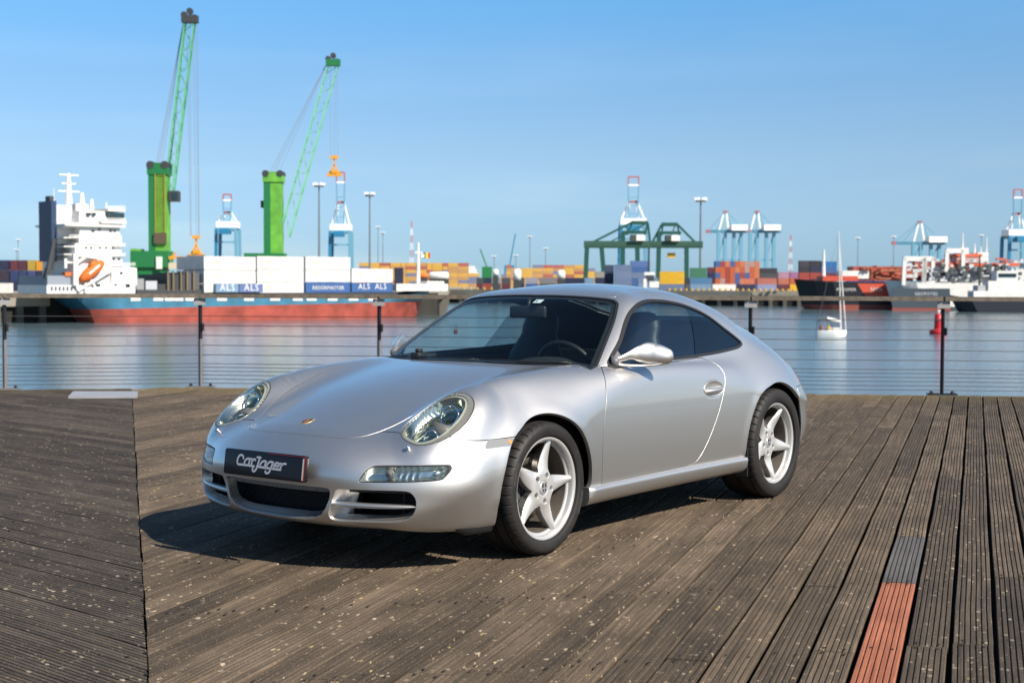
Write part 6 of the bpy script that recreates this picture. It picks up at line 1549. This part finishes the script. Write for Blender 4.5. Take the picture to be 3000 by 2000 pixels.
# white work ship with dark waterline, orange bridge roof
D = 480; e, L = vessel(2030, 2345, D, 0, 12, 'white work ship with orange bridge roof, dark lower hull and white gantry frames'); e['x0'] = 2030
hull_left(e, 2030, 2300, D, hgt(2100, 649, D), WZ - .3, M_WHT, mat('hull_slate', (.06, .085, .11), .5), 7, 1.6)
A_ = lat(2030, D); MB().box(lat(2036, D) - A_, lat(2166, D) - A_, -7.08, -6.9, WZ + .9, hgt(2100, 662, D)).build('dark_hull_band', MATS['hull_slate'], e); MB().box(lat(2036, D) - A_, lat(2168, D) - A_, -7.10, -6.9, WZ, WZ + .9).build('red_waterline_band', mat('boot_dull_red'), e)
A_ = lat(2030, D)
GW = mat('work_ship_grey', (.48, .50, .52), .6)
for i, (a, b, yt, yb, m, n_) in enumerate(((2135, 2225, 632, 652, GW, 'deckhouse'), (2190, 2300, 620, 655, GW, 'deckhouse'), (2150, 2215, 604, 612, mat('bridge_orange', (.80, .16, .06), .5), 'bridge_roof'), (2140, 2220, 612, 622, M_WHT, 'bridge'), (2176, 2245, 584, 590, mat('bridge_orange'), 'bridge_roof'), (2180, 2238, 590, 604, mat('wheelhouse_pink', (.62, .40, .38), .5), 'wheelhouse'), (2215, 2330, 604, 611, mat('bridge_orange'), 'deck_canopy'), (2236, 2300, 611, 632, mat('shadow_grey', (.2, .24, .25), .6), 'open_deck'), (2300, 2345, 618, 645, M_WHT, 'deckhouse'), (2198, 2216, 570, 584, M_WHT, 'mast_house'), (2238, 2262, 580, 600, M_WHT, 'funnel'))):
    bx(e, D, L, 2030, 2345, a, b, yt, yb, m, n_, -5 + i * .25, 5)
for (a, b, yt, yb) in ((2062, 2108, 593, 655), (2108, 2128, 593, 655), (2158, 2196, 575, 625)):
    g = MB(); y = -6; g.bar((lat(a, D) - A_, y, hgt(a, yb, D)), (lat(a + 2, D) - A_, y, hgt(a, yt, D)), 1.2).bar((lat(b, D) - A_, y, hgt(a, yb, D)), (lat(b, D) - A_, y, hgt(a, yt, D)), 1.2).bar((lat(a, D) - A_, y, hgt(a, yt + 2, D)), (lat(b, D) - A_, y, hgt(a, yt + 2, D)), 1.2, 1.6); g.build('gantry_frame', M_WHT, e)
for xp, y0_, y1_ in ((2208, 572, 535), (2263, 600, 545), (2236, 584, 560), (2250, 604, 566)): MB().tube([(lat(xp, D) - A_, 0, hgt(xp, y0_, D)), (lat(xp, D) - A_, 0, hgt(xp, y1_, D))], [.35, .15], 8).build('mast', M_WHT, e)
cl = MB()
for k in range(60):
    x = 2120 + rs.random() * 220; y = 612 + rs.random() * 40; s_ = rs.uniform(.5, 1.8); X_ = lat(x, D) - A_; Z0 = hgt(x, y, D); cl.box(X_, X_ + s_, -7, -6, Z0, Z0 + rs.uniform(.4, 1.4))
c2 = MB()
for k in range(70):
    x = 2060 + rs.random() * 280; y = 600 + rs.random() * 50; s_ = rs.uniform(.5, 2.6); X_ = lat(x, D) - A_; Z0 = hgt(x, y, D); c2.box(X_, X_ + s_, -6.6, -5.4, Z0, Z0 + rs.uniform(.3, 1.2))
c2.build('deck_fittings', mat('fittings_pale', (.56, .57, .58), .6), e, kind='stuff')
c3 = MB()
for k in range(30):
    x = 2060 + rs.random() * 260; y = 598 + rs.random() * 26; s_ = rs.uniform(.8, 3.2); X_ = lat(x, D) - A_; Z0 = hgt(x, y, D); c3.box(X_, X_ + s_, -6.2, -5.0, Z0, Z0 + rs.uniform(.3, .9))
c3.build('deck_fittings', mat('fittings_orange', (.62, .17, .10), .6), e, kind='stuff')
cl.build('deck_fittings', mat('fittings_dark', (.10, .12, .13), .6), e, kind='stuff')
tv, tf = text_polys('GEOPOTES', 1.4)
for o_ in (0,): tb = MB(); tb.V = [(lat(2112, D) - A_ + x, -7.2, hgt(0, 671, D) + y) for x, y, z in tv]; tb.F = tf; tb.build('hull_lettering', mat('lettering_grey', (.6, .62, .64), .6), e)
# dark tug in front
D = 455; e, L = vessel(2178, 2352, D, 0, 8, 'dark low tugboat with white wheelhouse at the right edge of the water', 'tugboat'); e['x0'] = 2178
hull_left(e, 2178, 2356, D, hgt(2200, 684, D), WZ - .3, mat('tug_navy', (.015, .02, .035), .5), M_HBK, 4.5, .6)
A_ = lat(2178, D)
for i, (a, b, yt, yb, m, n_) in enumerate(((2228, 2350, 668, 684, M_WHT, 'bulwark'), (2262, 2345, 645, 668, M_WHT, 'deckhouse'), (2282, 2330, 622, 645, M_WHT, 'wheelhouse'), (2240, 2262, 655, 668, GW, 'winch'))): bx(e, D, L, 2178, 2352, a, b, yt, yb, m, n_, -3 + i * .3, 3)
bx(e, D, L, 2178, 2352, 2286, 2326, 628, 636, M_WIN, 'wheelhouse_window', -2.6, -2.3)
for xp, y1_ in ((2248, 585), (2306, 600)): MB().tube([(lat(xp, D) - A_, 0, hgt(xp, 668, D)), (lat(xp, D) - A_, 0, hgt(xp, y1_, D))], [.4, .2], 8).build('mast', M_DGR, e)
MB().bar((lat(2262, D) - A_, -3.6, hgt(0, 690, D)), (lat(2340, D) - A_, -3.6, hgt(0, 690, D)), .3, .5).build('fender_strip', M_STA, e)
# white ferry far away
D = 1250; e, L = vessel(1048, 1100, D, 0, 10, 'small distant white ship on the skyline between the yellow stacks')
A_ = lat(1048, D)
for a, b, yt, yb in ((1052, 1098, 626, 640), (1062, 1094, 618, 626), (1070, 1090, 611, 618), (1052, 1058, 606, 618)): bx(e, D, L, 1048, 1100, a, b, yt, yb, M_WHT, 'deckhouse')
# white vehicle lift at the quay above the car roof
D = 560; e = empty('straddle_truck', L2W(lat(1488, D), D, QZ), YAW, label='white and black terminal truck on the far quay left of the yellow containers', cat='truck'); X0 = lat(1488, D)
for a, b, yt, yb, m, n_ in ((1478, 1502, 625, 632, M_WHT, 'cab_roof'), (1483, 1500, 632, 646, M_DGR, 'cab'), (1490, 1512, 646, 660, M_WHT, 'frame'), (1476, 1484, 640, 662, M_WHT, 'frame')): MB().box(lat(a, D) - X0, lat(b, D) - X0, -1.5, 1.5, max(0, hgt(a, yb, D) - QZ), hgt(a, yt, D) - QZ).build(n_, m, e)
MB().bar((0, 0, 4), (lat(1489, D) - X0, 0, hgt(1489, 570, D) - QZ), .7).build('lift_mast', M_DGR, e)
# yellow bollards and fender blocks along the far quay edge
bo = None
for k, xp in enumerate(list(range(1536, 1830, 13)) + [1840, 1850, 1858, 1064, 1080, 1096, 1112, 1128]):
    D = 556 if xp > 1400 else 610
    if bo is None: bo = MB().lathe([(0, .8), (.5, .8), (.6, .45), (.4, .25), (.5, 0)], 8, 'z').build('bollard', M_YEL); b_ = bo
    else: b_ = bo.copy(); COL.objects.link(b_)
    b_.location = L2W(lat(xp, D), D + .0, QZ); tag(b_, 'small yellow bollard in the row along the far quay edge', 'bollard', 'yellow bollards along the far quay')
# sailboat
D = 228; SBT = empty('sailboat', L2W(lat(1909, D), D, WZ), YAW + .0, label='white sailing yacht with bare mast and dark spray hood on the open water', cat='sailboat')
X0 = lat(1909, D)
V = []; F = []; n = 14
for z, f in ((-.1, .72), (.45, .92), (1.15, 1.0)):
    for i in range(n + 1):
        t = i / n; w = 1.55 * f * (math.sin(min(1, t / .55) * math.pi / 2) ** .7 * .35 + .65) * (1 - max(0, (t - .5) / .5) ** 2.2)
        V.append((-2.4 + 4.9 * t * (1 if f > .8 else .97), -w, z + .25 * t * t)); 
    for i in range(n + 1):
        t = i / n; w = 1.55 * f * (math.sin(min(1, t / .55) * math.pi / 2) ** .7 * .35 + .65) * (1 - max(0, (t - .5) / .5) ** 2.2)
        V.append((-2.4 + 4.9 * t * (1 if f > .8 else .97), w, z + .25 * t * t))
q = 2 * (n + 1)
for k in range(2):
    for s in (0, 1):
        for i in range(n): a = k * q + s * (n + 1) + i; f_ = (a, a + 1, a + 1 + q, a + q); F.append(f_ if s == 0 else f_[::-1])
    F.append((k * q, (k + 1) * q, (k + 1) * q + n + 1, k * q + n + 1))
for i in range(n): a = 2 * q; F.append((a + i, a + i + 1, a + n + 2 + i, a + n + 1 + i))
mesh('hull', V, F, mat('yacht_white', (.82, .82, .80), .3), SBT, True).data.set_sharp_from_angle(angle=math.radians(35))
MB().box(-.6, 1.2, -.8, .8, 1.15, 1.6).build('coachroof', M_WHT, SBT)
hd = MB()
for s in (-1, 1): hd.tube([(-2.1, s * .9, 1.2), (-2.1, s * .9, 2.7), (-.2, s * .9, 2.75), (.1, s * .9, 1.3)], .05, 6)
hd.box(-2.1, -.2, -.95, .95, 2.68, 2.78); hd.build('spray_hood', M_DGR, SBT)
msx = 1.55; MB().tube([(msx, 0, 1.3), (msx - .55, 0, hgt(1938, 532, D) - WZ)], [.11, .07], 8).build('mast', M_WHT, SBT)
MB().tube([(2.35, 0, 1.5), (msx - .5, 0, 15.5)], .09, 6).build('furled_jib', M_WHT, SBT)
MB().tube([(msx, 0, 2.6), (-.7, 0, 3.1)], [.22, .28], 8).build('boom_sail', M_WHT, SBT)
MB().tube([(-2.4, 0, 1.3), (msx - .55, 0, 17)], .02, 4).tube([(.6, .9, 1.3), (msx - .55, 0, 17)], .02, 4).build('rigging', M_ROPE, SBT)
for i, (x, y, c, lb_) in enumerate(((-1.7, -.4, (.35, .10, .05), 'person in a red-brown jacket sitting at the yacht stern'), (-.5, -.6, (.85, .55, .05), 'person in a yellow jacket sitting in the yacht cockpit'))):
    p = empty('person', tuple(SBT.matrix_basis @ Vector((x, y, 1.2))), label=lb_, cat='person')
    ball(MB().tube([(0, 0, 0), (0, 0, .35), (0, 0, .58), (0, 0, .68)], [.19, .21, .16, .06], 10).tube([(.0, 0, .05), (.35, -.05, .05), (.40, -.05, -.3)], [.12, .10, .07], 8).tube([(0, -.2, .55), (.12, -.26, .3), (.28, -.2, .22)], [.07, .06, .04], 8).tube([(0, .2, .55), (.12, .26, .3), (.28, .2, .22)], [.07, .06, .04], 8), (0, 0, .80), .115, 8).build('body', mat('jacket_%d' % i, c, .8), p, True)
# buoy
D = 247; B = empty('buoy', L2W(lat(2155, D), D, WZ), label='red channel buoy floating right of the sailing yacht', cat='buoy')
M_BUO = mat('buoy_red', (.62, .01, .02), .4)
MB().lathe([(0, -.4), (1.3, -.4), (1.5, .1), (1.45, .75), (.75, .85), (.70, 1.0)], 20, 'z').build('float', M_BUO, B, True)
MB().lathe([(.72, .9), (.66, 2.4), (.60, 3.5), (0, 3.5)], 16, 'z').build('tower', M_BUO, B, True)
MB().lathe([(.62, 2.3), (.70, 2.3), (.70, 2.5), (.62, 2.5)], 16, 'z').build('collar', M_DGR, B); MB().lathe([(0, 4.2), (.22, 4.2), (.28, 3.9), (.15, 3.5)], 8, 'z').build('lantern', M_WHT, B)
